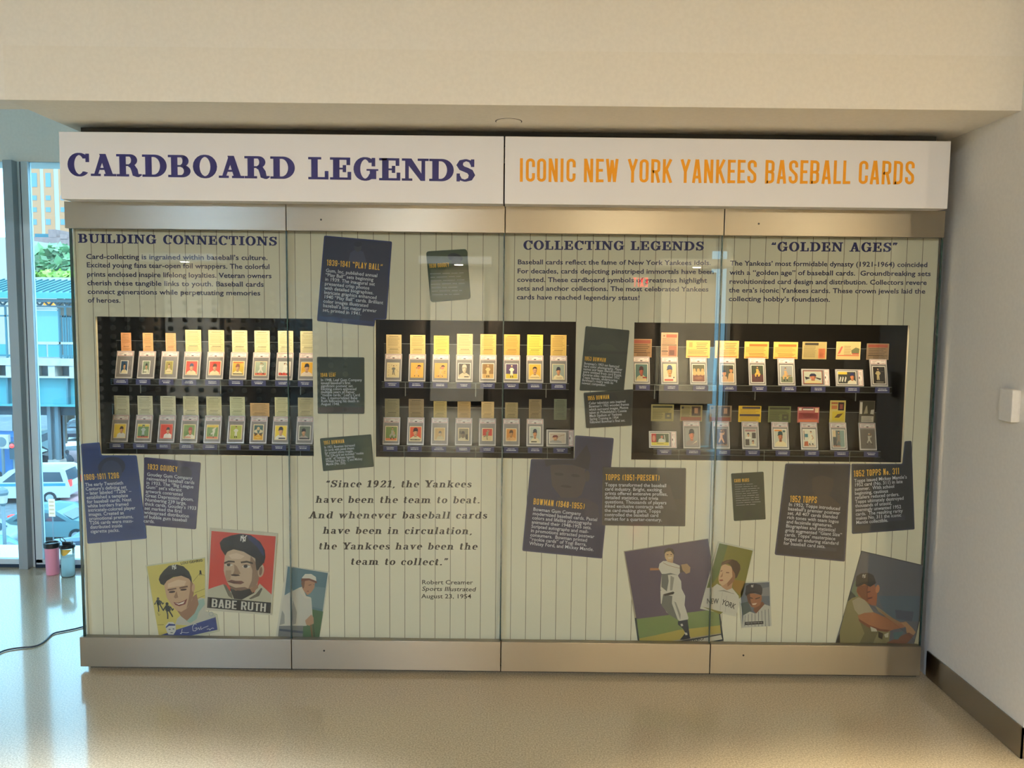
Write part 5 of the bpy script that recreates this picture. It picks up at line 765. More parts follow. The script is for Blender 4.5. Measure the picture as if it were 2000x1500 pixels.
def row(cards, niche, level, y0, y1, backtop, seed):
    """cards along one acrylic shelf; y0, y1: slab bottom pixel rows at the first and last card"""
    nm = ('left', 'middle', 'right')[niche]; rw = ('upper', 'lower')[level]; n = len(cards)
    zb_ = mean(at(cards[0][0], y0, Y=YS).z, at(cards[-1][0], y1, Y=YS).z); zt_ = zb_+SH*math.cos(TILT)
    yb = YS+SH*math.sin(TILT)+.004
    xa = at(cards[0][0]-20, y0, Y=YS).x; xz = at(cards[-1][0]+20, y1, Y=YS).x
    n0, n1 = NICHES[niche][0]-.02, NICHES[niche][1]+.02
    if (niche, level) in ((0, 0), (0, 1)): xz = n1
    if (niche, level) == (2, 0): xa = n0-.004
    sh = thing('acrylic_shelf', ((xa+xz)/2, YS, zb_), 'clear acrylic shelf carrying the %s row of cards in the %s recess' % (rw, nm), 'shelf', 'acrylic shelves in the recesses')
    lip = MB().box((xa, YS-.022, zb_-.030), (xz, YS-.018, zb_-.001), M_ACR).box((xa, YS-.0225, zb_-.0022), (xz, YS-.0175, zb_-.001), M_ACRE).box((xa, YS-.0225, zb_-.0305), (xz, YS-.0175, zb_-.0295), M_ACRE)
    lip.build('front_lip', sh)
    MB().box((xa, YS-.018, zb_-.0065), (xz, YS+.06, zb_-.002), M_ACR).build('ledge', sh)
    yb2 = yb+.008
    MB().box((xa, yb2, zb_-.006), (xz, yb2+.004, zt_+.05), M_ACR).box((xa, yb2-.0002, zt_+.049), (xz, yb2+.0042, zt_+.0502), M_ACRE).build('back_sheet', sh)
    for k in range(3): 
        x = xa+(xz-xa)*(.12+.38*k); c = NZ0-.03; b = MB()
        b.box((x-.004, .12 if 0 else YS+.02, (c if level else zb_-.075)), (x+.004, YS+.028, zb_-.006), M_ACR); b.box((x-.001, YS+.0195, (c if level else zb_-.075)), (x+.001, YS+.0205, zb_-.006), M_ACRE); 
        if not level: b.box((x-.004, YS+.028, zb_-.075), (x+.004, .40, zb_-.067), M_ACR)
        b.build('support', sh)
    for i, (px, side, size, border, art, desc, bpx, bsz, bcol, bkind) in enumerate(cards):
        py = y0+(y1-y0)*(px-cards[0][0])/(cards[-1][0]-cards[0][0]); x = at(px, py, Y=YS).x
        h = thing('graded_card', (x, YS, zb_), '%s, %s holder from left, %s row, %s recess' % (desc, ordinal(i), rw, nm), 'trading card', 'graded cards in the %s row of the %s recess' % (rw, nm))
        h.rotation_euler = (-TILT, 0, 0)
        linked('holder', HM[side][0], h); linked('grade_label', HM[side][1], h)
        w, hh = size; cz = .0545 if hh < .08 else .0555; cx = 0
        if side: cz = SW/2; cx = -.0135
        m = MB(); x0 = cx-w/2; z0 = cz-hh/2; m.box((x0, -.0012, z0), (x0+w, -.0004, z0+hh), ink(*border))
        bw = .0035; iw, ih = w-2*bw, hh-2*bw
        for k, (c, p) in enumerate(art): m.poly([(x0+bw+cl(u)*iw, -.0014-.00006*k, z0+bw+cl(v)*ih) for u, v in p], ink(*c))
        loc(m, 'card', h)
        # printed reverse, standing on the sheet behind the holder
        mpx = .00247; bw_, bh_ = bsz[0]*mpx, bsz[1]*mpx
        tb = thing('info_card', (x, yb+.003, zt_-.004), 'enlarged card reverse above the %s holder from the left, %s row of the %s recess' % (ordinal(i), rw, nm), 'printed card', 'card reverses in the %s row of the %s recess' % (rw, nm))
        bo = linked('reverse_print', back_polys(bkind, bcol, bw_, bh_+.006, seed*50+i), tb)
        cp = linked('caption_plate', caption_mesh2(seed*40+i), None, (x+(.002 if niche == 2 else 0), YS-.0242, zb_-.0295))
        tag(cp, 'navy caption plate under the %s holder from the left, %s row of the %s recess' % (ordinal(i), rw, nm), 'caption plate', 'caption plates in the %s row of the %s recess' % (rw, nm))
row(L1, 0, 0, 739, 741.8, 0, 1); row(L2, 0, 1, 863.9, 866.5, 0, 2)
row(MD1, 1, 0, 744.5, 747.7, 0, 3); row(MD2, 1, 1, 869, 871.5, 0, 4)
row(R1, 2, 0, 749.6, 754.8, 0, 5); row(R2, 2, 1, 874.5, 879.8, 0, 6)
# warm strip lights under the top edge of each recess
for i, (x0, x1, z0, z1) in enumerate(NICHES):
    s = thing('strip_light', ((x0+x1)/2, .03, z1+.03), 'slim warm strip light hidden above the %s recess' % ('left', 'middle', 'right')[i], 'light')
    MB().box((x0+.02, .017, z1+.028), (x1-.02, .040, z1+.036), M_HOLD).build('housing', s)
    lamp('strip_glow', 'AREA', (0, .0, -.004), 4.6*(x1-x0), (1, .78, .5), x1-x0-.16, (0, .07, -.13), s, sy=.02)
# ------------------------------------------------------------------ bottles and cable on the floor
p = at(103.5, 1121, Z=0); r = .0425
b = thing('tumbler', (p.x, p.y, 0), 'pink tumbler with a black lid on the floor by the window', 'drink bottle')
M_PINK = pbr('pink_steel', C(226, 150, 176), .35); M_LID = pbr('black_lid', C(22, 26, 34), .3)
MB().lathe([(.036, 0), (.039, .004), (r, .16), (r+.001, .178)], p, M_PINK).build('body', b)
MB().lathe([(r+.003, .178), (r+.0055, .182), (r+.0055, .205), (r+.001, .211), (r-.004, .211), (r-.006, .203), (.001, .203)], p, M_LID).build('lid', b)
p = at(133.5, 1126, Z=0); r = .041
b = thing('water_bottle', (p.x, p.y, 0), 'clear bottle with lemon and a black loop lid beside the pink tumbler', 'drink bottle')
M_FROST = clear('bottle_plastic', (.97, .99, .99, 1), 1.4, .12); M_WATER = pbr('cloudy_water', C(206, 232, 232))
mw = M_WATER; mw.node_tree.nodes.clear(); w1_, w2_, w3_, w4_ = [nd(mw, t) for t in ('ShaderNodeBsdfTransparent', 'ShaderNodeBsdfTranslucent', 'ShaderNodeMixShader', 'ShaderNodeOutputMaterial')]
w1_.inputs[0].default_value = (.86, .97, .97, 1); w2_.inputs[0].default_value = (.86, .97, .96, 1); w3_.inputs[0].default_value = .8
lk(mw, w1_.outputs[0], w3_.inputs[1]); lk(mw, w2_.outputs[0], w3_.inputs[2]); lk(mw, w3_.outputs[0], w4_.inputs[0])
MB().lathe([(.036, 0), (.039, .004), (r, .01), (r, .175), (r+.0005, .19)], p, M_FROST).build('body', b)
MB().lathe([(.034, .008), (r-.003, .014), (r-.003, .135)], p, M_WATER).build('water', b)
lm = MB(); lm.prism([(p.x-.035, p.y-.012, .178), (p.x-.035, p.y-.012, .150), (p.x-.026, p.y-.012, .139), (p.x-.012, p.y-.012, .139), (p.x+.004, p.y-.012, .150), (p.x+.020, p.y-.012, .166), (p.x+.030, p.y-.012, .178)], (0, .006, 0), ink(240, 190, 84))
lm.build('lemon_slice', b)
ld = MB().lathe([(r+.002, .19), (r+.006, .193), (r+.006, .209), (r+.001, .214), (.02, .216)], p, M_LID); ld.build('lid', b)
sp_ = MB().box((p.x-.026, p.y-.016, .214), (p.x+.032, p.y+.016, .232), M_LID); sp_.build('spout_cap', b, bevel=.004)
MB().tube([(p.x-.024, p.y-.005, .226), (p.x-.040, p.y-.005, .240), (p.x-.044, p.y, .252), (p.x-.034, p.y+.003, .255), (p.x-.018, p.y+.004, .240), (p.x-.010, p.y+.004, .230)], .0025, M_LID).build('loop', b)
cb = [at(x, y, Z=.005) for x, y in ((-60, 1292), (-20, 1283), (5, 1272), (22, 1267.5), (45, 1264.5), (63, 1263), (78, 1258.5), (90, 1250), (99, 1241), (108, 1236), (125, 1232.5), (145, 1228.5), (163, 1224), (185, 1219.5))]
def smooth(pts, k=4):
    out = []
    for i in range(len(pts)-1):
        p0, p1, p2, p3 = pts[max(i-1, 0)], pts[i], pts[i+1], pts[min(i+2, len(pts)-1)]
        for j in range(k): t = j/k; out.append(.5*((2*p1)+(p2-p0)*t+(2*p0-5*p1+4*p2-p3)*t*t+(3*p1-p0-3*p2+p3)*t**3))
    return out+[pts[-1]]
co = MB().tube(smooth(cb), .004, pbr('cable_rubber', C(24, 34, 52), .45), 8).build('cable')
tag(co, 'thin dark cable snaking over the bright floor to the showcase corner', 'cable')
# ------------------------------------------------------------------ street outside, 8.6 m below
ZS = -8.6
def ex(px, py, d): return at(px, py, Y=CAM.y+d)
M_ASPH = noisy('asphalt', C(84, 92, 98), C(98, 106, 112), 3, .8); M_WALK = noisy('pink_sidewalk', C(172, 132, 136), C(184, 146, 150), 4, .8)
M_TEAL = pbr('teal_paint', C(62, 132, 140), .5); M_TEALD = pbr('teal_dark', C(48, 96, 108), .5); M_TEALR = pbr('teal_roof', C(74, 136, 138), .5); M_CONC = noisy('concrete', C(152, 146, 138), C(172, 166, 158), 2, .8)
M_TPANE = pbr('teal_windscreen', C(92, 142, 158), .2); M_GRY = pbr('steel_grey', C(86, 104, 112), .6); M_DKC = pbr('under_dark', C(44, 66, 76), .8)
struct(MB().box((-140, 5, ZS-.3), (40, 330, ZS), M_ASPH).build('street_ground'))
wk = MB(); a_, b_, c_, d_ = [at(x, y, Z=ZS+.12) for x, y in ((118, 980), (260, 955), (330, 880), (112, 880))]
wk.prism([a_, b_, c_, d_], (0, 0, -.12), M_WALK); struct(wk.build('sidewalk'))
for q in ([(112, 856), (172, 850), (172, 868), (125, 872)], [(110, 890), (140, 886), (172, 900), (172, 906), (112, 897)]):
    m = MB().prism([at(x, y, Z=ZS+.02) for x, y in q], (0, 0, -.02), pbr('road_paint', C(230, 234, 236), .7)); o = m.build('crosswalk_stripe'); struct(o)
# elevated station
D = 48.7; YS_ = CAM.y+D
st = thing('elevated_station', ex(80, 700, D), 'teal elevated train station with a ribbed canopy seen through the window', 'train station')
x0, x1 = ex(-260, 700, D).x, ex(330, 700, D).x
zz = lambda py, d=D: ex(80, py, d).z
rf = MB(); ze, zr = zz(575), zz(551.5, D+3.4); rf.prism([(x0, YS_-.6, ze), (x1, YS_-.6, ze), (x1, YS_+2.8, zr), (x0, YS_+2.8, zr)], (0, 0, .12), M_TEALR)
n = 46
for i in range(n): x = x0+(x1-x0)*i/n; rf.prism([(x, YS_-.62, ze+.12), (x+.07, YS_-.62, ze+.12), (x+.07, YS_+2.8, zr+.12), (x, YS_+2.8, zr+.12)], (0, 0, .09), M_TEALD)
rf.box((x0, YS_+2.75, zr+.1), (x1, YS_+2.95, zr+.3), M_CONC); rf.build('canopy_roof', st)
MB().box((x0, YS_-.7, zz(583)), (x1, YS_-.5, zz(574)), M_TEAL).box((x0, YS_-.4, zz(590)), (x1, YS_+2.4, zz(584)), M_GRY).build('canopy_fascia', st)
tr = MB(); w = ex(20, 600, D).x-ex(0, 600, D).x
tr.box((x0, YS_, zz(600)), (x1, YS_+.15, zz(596.5)), M_GRY)
for i in range(34):
    xa = x0+w*i*.9; tr.tube([(xa, YS_+.08, zz(597)), (xa+w*.45, YS_+.08, zz(588)), (xa+w*.9, YS_+.08, zz(597))], .07, M_GRY, 5)
tr.build('canopy_truss', st)
M_AMB = pbr('amber_lamp', C(240, 180, 70), .4, 0, .4, C(255, 180, 60), 1.2)
MB().box((ex(79, 590, D).x, YS_+.3, zz(596)), (ex(98, 590, D).x, YS_+.6, zz(590)), M_AMB).build('platform_lamp', st)
ws = MB(); ax, bx_ = ex(62, 640, D).x, ex(115, 640, D).x
ws.box((ax, YS_, zz(667)), (bx_, YS_+.05, zz(607)), M_TPANE)
for a, c in ((ax-.1, ax), (bx_, bx_+.1)): ws.box((a, YS_-.05, zz(698)), (c, YS_+.08, zz(602)), M_TEALD)
ws.box((ax, YS_-.05, zz(672)), (bx_+.9, YS_+.08, zz(667.5)), M_CONC).box((ax, YS_-.04, zz(605)), (bx_, YS_+.06, zz(601.5)), M_CONC); ws.build('windscreen', st)
rl = MB()
for px in (118, 124, 128.5, 134, 138.5, 145, 152, 160, 12, 20, -10, -30): x = ex(px, 650, D).x; rl.box((x-.05, YS_-.02, zz(700)), (x+.05, YS_+.06, zz(600 if px in (128.5, 12) else 616)), M_TEALD)
for a, c in ((118, 400), (-300, 26)): rl.box((ex(a, 650, D).x, YS_-.02, zz(619)), (ex(c, 650, D).x, YS_+.06, zz(616)), M_TEALD).box((ex(a, 650, D).x, YS_-.01, zz(697)), (ex(c, 650, D).x, YS_+.05, zz(693)), M_TEALD)
rl.build('railing', st)
lp = MB()
for a, c in ((64, 90.5), (94, 121), (-40, 14), (126, 180)): lp.box((ex(a, 690, D).x, YS_, zz(697)), (ex(c, 690, D).x, YS_+.05, zz(673)), M_TEAL)
lp.build('railing_panel', st)
dk = MB().box((x0, YS_-.5, zz(713)), (x1, YS_+4, zz(699.5)), M_CONC)
for px in range(-240, 330, 41): dk.box((ex(px+14, 720, D).x, YS_-.45, zz(736)), (ex(px+27, 720, D).x, YS_+.4, zz(712)), M_CONC)
dk.box((x0, YS_+.5, zz(736)), (x1, YS_+.8, zz(713)), M_GRY); dk.build('platform_deck', st)
gd = MB().box((x0, YS_-.1, zz(789)), (x1, YS_+.1, zz(735)), M_TEAL).box((x0, YS_-.5, zz(792)), (x1, YS_+.5, zz(788)), M_TEAL).box((x0, YS_-.5, zz(737)), (x1, YS_+.5, zz(734)), M_CONC)
for px in (72, 138, -60, 200, 22): gd.box((ex(px, 760, D).x-.05, YS_-.4, zz(788)), (ex(px, 760, D).x+.05, YS_, zz(736)), M_TEALD)
gd.build('girder', st)
MB().box((x0, YS_+.3, zz(812)), (x1, YS_+9, zz(786)), M_DKC).build('track_underside', st)
for px in (104, -150, 300):
    xa, xb = ex(px-11, 850, D).x, ex(px+11, 850, D).x; cw = MB().box((xa, YS_, ZS), (xa+.22, YS_+.7, zz(790)), M_GRY).box((xb-.22, YS_, ZS), (xb, YS_+.7, zz(790)), M_GRY).box((xa, YS_+.25, ZS), (xb, YS_+.45, zz(790)), M_GRY)
    for k, (pa, pb) in enumerate(((898, 908), (908, 917), (917, 928), (928, 945))): cw.box((xa-.03, YS_-.03, zz(pb)), (xb+.03, YS_+.73, zz(pa)), M_CONC if k % 2 == 0 else M_DKC)
    cw.build('column', st)
# trees, buildings
def tree(label, c, rad, col, n, seed, trunk):
    rnd = random.Random(seed); t = thing('street_tree', (c.x, c.y, ZS), label, 'tree', 'trees behind the station'); m = MB(); mats = [noisy('leaf_%d_%d' % (seed, k), C(*[int(v*f) for v in col]), C(*[min(255, int(v*f*1.1)) for v in col]), 3, .7) for k, f in enumerate((.8, 1, 1.15))]
    for i in range(n):
        u = Vector((rnd.gauss(0, 1), rnd.gauss(0, 1), rnd.gauss(0, 1))).normalized()*(rnd.random()**.35); q = c+Vector((u.x*rad[0], u.y*rad[1], u.z*rad[2])); s_ = rnd.uniform(.25, .5)*trunk[1]; a = Vector((rnd.gauss(0, 1), rnd.gauss(0, 1), rnd.gauss(0, 1))).normalized(); bq = a.orthogonal().normalized()
        m.poly([q-a*s_, q-bq*s_*.6, q+a*s_, q+bq*s_*.6], mats[i % 3])
    m.build('crown', t); MB().tube([(c.x, c.y, ZS), (c.x+.2, c.y, c.z-rad[2]*.5), (c.x, c.y, c.z+rad[2]*.3)], [trunk[0], trunk[0]*.8, trunk[0]*.3], pbr('bark', C(90, 80, 70), .9), 8).build('trunk', t)
tree('dull green broad tree behind the station canopy', ex(128, 520, 74), (4.6, 2.5, 1.9), (104, 134, 96), 900, 3, (.35, 1.3))
tree('light green bushy tree just above the canopy ridge', ex(112, 549, 62), (3.2, 1.6, .75), (128, 160, 66), 600, 4, (.3, .9))
tree('light green bushy tree beyond the mullion, above the canopy ridge', ex(20, 555, 68), (2.6, 1.6, .4), (128, 160, 66), 300, 5, (.3, .8))
def building(label, cat, pa, pb, ptop, d, wall, wins, depth, cols, rows, roof=None, glass=(96, 120, 136), spandrel=None):
    a, b_ = ex(pa, ptop, d), ex(pb, ptop, d); Y = CAM.y+d; o = thing('apartment_tower' if rows > 5 else 'city_building', ((a.x+b_.x)/2, Y, ZS), label, cat)
    MB().box((a.x, Y, ZS), (b_.x, Y+depth, a.z), wall).build('wall', o); g = pbr('far_glass_%d' % glass[0], C(*glass), .3)
    for (p0, p1) in cols:
        for (t0, t1) in rows_of(rows): 
            q0, q1 = ex(p0, t1, d), ex(p1, t0, d); MB().box((q0.x, Y-.12, q0.z), (q1.x, Y-.02, q1.z), g).build('window', o)
        if spandrel: q0, q1 = ex(p0, 490, d), ex(p1, ptop, d); MB().box((q0.x, Y-.06, q0.z), (q1.x, Y, q1.z), spandrel).build('spandrel_strip', o)
    return o
def rows_of(r): return WROWS[:r]
WROWS = [(305, 322), (338, 365), (382, 391), (405, 414), (428, 439), (462, 472), (270, 290), (235, 252)]
M_TOWER = pbr('pale_tower', C(160, 156, 148), .8); M_TAN = pbr('tan_spandrel', C(172, 118, 84), .8); M_BRK = noisy('far_brick', C(136, 108, 104), C(150, 122, 116), 1.5, .9)
building('pale tall apartment tower with columns of windows, upper left', 'building', 52, 190, 190, 205, M_TOWER, 0, 18, ((62, 72), (90, 99), (119, 127)), 8, spandrel=M_TAN)
WROWS = [(482, 490), (505, 512)]
bk = building('low mauve brick building in front of the pale tower', 'building', 58, 175, 463, 120, M_BRK, 0, 12, ((78, 82), (109, 114)), 2)
q0 = ex(94, 448, 120); q1 = ex(110, 464, 120); MB().box((q0.x, q0.y, q1.z), (q1.x, q0.y+5, q0.z), M_BRK).build('roof_hut', bk)
q0 = ex(118, 463, 120); q1 = ex(132, 464, 120); MB().box((q0.x, q0.y-.1, q1.z-.2), (q1.x, q0.y+3, q0.z+.4), M_BRK).build('parapet', bk)
q0 = ex(60, 455, 120); q1 = ex(88, 464, 120); MB().box((q0.x, q0.y+1, q1.z-.2), (q1.x, q0.y+5, q0.z), M_TEALD).build('roof_plant', bk)
WROWS = [(400, 410)]
building('beige street building at the far left behind the window mullion', 'building', -120, 22, 462, 100, pbr('beige_wall', C(168, 154, 142), .8), 0, 12, ((-60, -50),), 1)
# cars
M_TYRE = pbr('tyre', C(34, 38, 44), .8); M_RIM = pbr('wheel_rim', C(170, 180, 186), .35, .6); M_CGL = pbr('car_glass', C(48, 66, 78), .1, 0, .8); M_RED = pbr('tail_light', C(220, 60, 56), .3, 0, .5, C(255, 50, 40), 1.5)
def car(label, loc_, heading, paint, kind='sedan', stripe=None, cat='car'):
    o = thing('parked_car', loc_, label, cat, None); o.rotation_euler.z = math.radians(heading); pm = pbr('paint_%d_%d_%d' % paint, C(*paint), .25, 0, .7)
    if kind == 'sedan': prof = [(-2.3, .35), (-2.32, .7), (-2.2, .9), (-1.55, .98), (-.95, 1.38), (-.2, 1.46), (.5, 1.40), (1.15, 1.0), (2.0, .86), (2.3, .66), (2.32, .35)]; gl = [(-1.35, .99), (-.9, 1.32), (-.2, 1.39), (.42, 1.34), (.98, 1.0)]
    else: prof = [(-2.35, .4), (-2.38, .9), (-2.3, 1.15), (-2.1, 1.8), (-1.9, 1.88), (.3, 1.86), (.6, 1.76), (1.25, 1.2), (2.15, 1.05), (2.35, .8), (2.35, .4)]; gl = [(-2.1, 1.2), (-1.95, 1.72), (.3, 1.74), (.98, 1.2)]
    b = MB(); W = .88; n = len(prof)
    def sec(y, k): return [(x*(1-.02*k), y, z if z < .95 else z-.02*k) for x, z in prof]
    b.prism([(x, -W, z) for x, z in prof], (0, 2*W, 0), pm)
    bo = b.build('body', bevel=.07); bo.parent = o
    g = MB(); g.prism([(x, -W-.012, z) for x, z in gl], (0, 2*W+.024, 0), M_CGL)
    if kind != 'sedan': 
        g2 = MB().box((-.65, -W-.02, 1.2), (-.55, W+.02, 1.74), pm); q = g2.build('pillar'); q.parent = o
    else: g2 = MB().box((-.3, -W-.02, .98), (-.2, W+.02, 1.42), pm); q = g2.build('pillar'); q.parent = o
    q = g.build('side_glass'); q.parent = o
    i0 = 3 if kind == 'sedan' else 2; r_ = MB()
    (xa, za), (xb, zb_) = prof[i0], prof[i0+1]; r_.prism([(xa-.012, -.7, za+.04), (xa-.012, .7, za+.04), (xb-.012, .62, zb_-.05), (xb-.012, -.62, zb_-.05)], (-.012, 0, .012), M_CGL)
    (xa, za), (xb, zb_) = prof[-4], prof[-5] ; r_.prism([(xa+.012, -.7, za+.04), (xa+.012, .7, za+.04), (xb+.012, .62, zb_-.05), (xb+.012, -.62, zb_-.05)], (.012, 0, .012), M_CGL)
    q = r_.build('windscreen'); q.parent = o
    for sx in (-1.4, 1.4):
        for sy in (-1, 1):
            w_ = MB(); c = [(sx+.33*math.cos(t*math.pi/10), sy*(W-.16), .33+.33*math.sin(t*math.pi/10)) for t in range(20)]; w_.prism(c, (0, sy*.2, 0), M_TYRE); c2 = [(sx+.2*math.cos(t*math.pi/8), sy*(W+.042), .33+.2*math.sin(t*math.pi/8)) for t in range(16)]; w_.prism(c2, (0, sy*.01, 0), M_RIM)
            q = w_.build('wheel'); q.parent = o
    for sy in (-1, 1):
        q = MB().box((-2.40, sy*.82, .72 if kind == 'sedan' else .9), (-2.25, sy*.5, .88 if kind == 'sedan' else 1.25), M_RED).build('tail_light'); q.parent = o
        q = MB().box((2.24, sy*.82, .62), (2.34, sy*.5, .76), M_CONC).build('headlight'); q.parent = o
    if stripe:
        q = MB().box((-2.2, -W-.016, .98), (1.9, W+.016, 1.12), pbr('stripe_blue', C(*stripe), .4)).build('stripe'); q.parent = o
    return o
def onst(px, py): return at(px, py, Z=ZS)
g = onst(147, 1062); car('teal grey sedan parked nearest, behind the water bottles', (g.x-1.4, g.y+.9, ZS), 2, (84, 120, 128))
g = onst(33, 985); car('white van with a blue side stripe on the far lane', (g.x+.2, g.y+.9, ZS), 186, (166, 172, 174), 'van', (40, 120, 200))
g = onst(15, 1092); car('silver hatchback with a red tail light left of the mullion', (g.x-2.35, g.y+.6, ZS), 182, (120, 138, 144))
g = onst(140, 1118); car('pale blue car at the bottom edge of the window', (g.x+.9, g.y+.6, ZS), 4, (104, 130, 142))
g = onst(133, 863); car('dark car facing the window near the crosswalk', (g.x, g.y+2.3, ZS), -82, (40, 48, 62))
g = onst(84, 893); car('pale car behind the station column', (g.x-.8, g.y+1, ZS), 100, (130, 158, 162), 'van')
g = onst(80, 920); car('dark car left of the striped column', (g.x-1.6, g.y+.9, ZS), 6, (52, 62, 72))
g = onst(10, 1140); car('dark blue car at the bottom left window corner', (g.x-1.2, g.y+.5, ZS), 4, (84, 130, 156))
g = onst(4, 948); tk = thing('box_truck', (g.x, g.y, ZS), 'bright blue box truck on the far lane, left of the mullion', 'truck'); xq = g.x
MB().box((xq-5, g.y, ZS+.7), (xq+.62, g.y+2.4, ZS+2.9), pbr('truck_blue', C(40, 96, 150), .6)).build('cargo_box', tk, bevel=.05)
MB().box((xq-5, g.y+.1, ZS+.45), (xq+.6, g.y+2.3, ZS+.7), M_DKC).build('chassis', tk)
for k in (-.3, -3.6): MB().prism([(xq+k+.45*math.cos(t*math.pi/10), g.y-.02, ZS+.45+.45*math.sin(t*math.pi/10)) for t in range(20)], (0, .3, 0), M_TYRE).build('wheel', tk)
g = ex(3, 863, 46); dn = thing('wall_fan', g, 'round grey fan in a pale frame above the blue truck', 'fan')
MB().box((g.x-.4, g.y, g.z-.4), (g.x+.4, g.y+.2, g.z+.4), M_CONC).build('frame', dn); MB().prism([(g.x+.28*math.cos(t*math.pi/12), g.y-.02, g.z+.28*math.sin(t*math.pi/12)) for t in range(24)], (0, .02, 0), M_GRY).build('fan_disc', dn)
MB().box((g.x-.06, g.y+.02, ZS), (g.x+.06, g.y+.14, g.z-.4), M_GRY).build('post', dn)
g = ex(23.5, 871, 44); tl = thing('traffic_light', (g.x, g.y, ZS), 'traffic light showing red beside the window mullion', 'traffic light')
MB().box((g.x-.16, g.y, g.z-.75), (g.x+.16, g.y+.25, g.z+.2), M_DKC).build('housing', tl); MB().ball((g.x, g.y-.01, g.z), .125, M_RED).build('red_lens', tl); MB().box((g.x-.05, g.y+.1, ZS), (g.x+.05, g.y+.2, g.z-.75), M_GRY).build('pole', tl)
g = ex(5, 962, 30); sl = thing('street_lamp', (g.x, g.y, ZS), 'grey street lamp with a domed head at the far left', 'street lamp')
MB().lathe([(.06, -.52), (.10, -.46), (.17, -.1), (.20, 0), (.16, .12), (.05, .2), (.01, .24)], g, M_GRY, 20).build('lamp_head', sl); MB().lathe([(.14, -.4), (.18, -.1)], g, M_CONC, 20).build('lamp_glass', sl); MB().tube([(g.x, g.y, ZS), (g.x, g.y, g.z-.5)], .065, M_GRY, 10).build('pole', sl)
g0, g1 = ex(95.5, 1009, 33), ex(106.5, 975, 33); sg = thing('parking_sign', ((g0.x+g1.x)/2, g0.y, ZS), 'tan street sign on a thin pole in front of the teal sedan', 'street sign')
pl = MB().box((g0.x, g0.y, g0.z), (g1.x, g0.y+.02, g1.z), pbr('sign_tan', C(206, 176, 146), .7))
for k in range(4): z = g0.z+(g1.z-g0.z)*(.14+.22*k); pl.box((g0.x+.03, g0.y-.004, z), (g1.x-.03, g0.y, z+.07), pbr('sign_tan_dark', C(176, 136, 104), .7))
pl.build('plate', sg); MB().box(((g0.x+g1.x)/2-.02, g0.y+.02, ZS), ((g0.x+g1.x)/2+.02, g0.y+.06, g1.z), M_GRY).build('pole', sg)
# pedestrian in dark clothes, walking to the left
def person(foot, h):
    o = thing('person', (foot.x, foot.y, ZS+.12), 'person in dark clothes walking on the pink sidewalk with a bag at the hip', 'person')
    V = {'pelvis': (0, 0, .92), 'waist': (-.02, 0, 1.1), 'chest': (-.05, 0, 1.34), 'neck': (-.09, 0, 1.5), 'head0': (-.12, 0, 1.58), 'head': (-.135, 0, 1.66), 'top': (-.13, 0, 1.76),
         'hl': (.0, .09, .9), 'kl': (-.2, .1, .52), 'al': (-.24, .1, .1), 'tl': (-.40, .1, .05), 'hr': (.0, -.09, .9), 'kr': (.06, -.1, .5), 'ar': (.34, -.1, .16), 'tr': (.26, -.1, .03),
         'sl': (-.05, .19, 1.42), 'el': (.1, .24, 1.18), 'wl': (-.02, .24, .95), 'gl': (-.05, .24, .86), 'sr': (-.05, -.19, 1.42), 'er': (.06, -.25, 1.16), 'wr': (-.14, -.24, 1.0), 'gr': (-.2, -.23, .93)}
    Rr = {'pelvis': .15, 'waist': .145, 'chest': .17, 'neck': .06, 'head0': .075, 'head': .1, 'top': .07, 'hl': .1, 'kl': .07, 'al': .05, 'tl': .04, 'hr': .1, 'kr': .07, 'ar': .05, 'tr': .04, 'sl': .075, 'el': .055, 'wl': .04, 'gl': .04, 'sr': .075, 'er': .055, 'wr': .04, 'gr': .04}
    E = 'pelvis waist,waist chest,chest neck,neck head0,head0 head,head top,pelvis hl,hl kl,kl al,al tl,pelvis hr,hr kr,kr ar,ar tr,chest sl,sl el,el wl,wl gl,chest sr,sr er,er wr,wr gr'.split(',')
    k = list(V); me = bpy.data.meshes.new('body'); me.from_pydata([tuple(v*h/1.78 for v in V[i]) for i in k], [[k.index(a) for a in e.split()] for e in E], [])
    b = bpy.data.objects.new('body', me); COL.objects.link(b); b.parent = o; me.materials.append(pbr('dark_clothes', C(36, 52, 66), .8))
    b.modifiers.new('skin', 'SKIN'); 
    for i, nme in enumerate(k): me.skin_vertices[0].data[i].radius = (Rr[nme], Rr[nme])
    me.skin_vertices[0].data[0].use_root = True
    sb = b.modifiers.new('subsurf', 'SUBSURF'); sb.levels = 2; sb.render_levels = 2
    q = MB().ball((-.14, 0, 1.69), (.115, .1, .12), pbr('dark_hair', C(38, 40, 46), .8)).ball((-.215, 0, 1.65), (.05, .07, .08), ink(120, 96, 84)).build('hair'); q.parent = o
    q = MB().box((.02, -.38, .82), (.30, -.24, 1.12), pbr('dark_bag', C(30, 44, 58), .7)).build('bag', bevel=.04); q.parent = o
    q = MB().tube([(.16, -.3, 1.1), (.0, -.22, 1.46), (-.06, .1, 1.48)], .02, pbr('dark_bag', C(30, 44, 58), .7), 6).build('bag_strap'); q.parent = o
person(at(137.5, 936, Z=ZS+.12), 1.74)
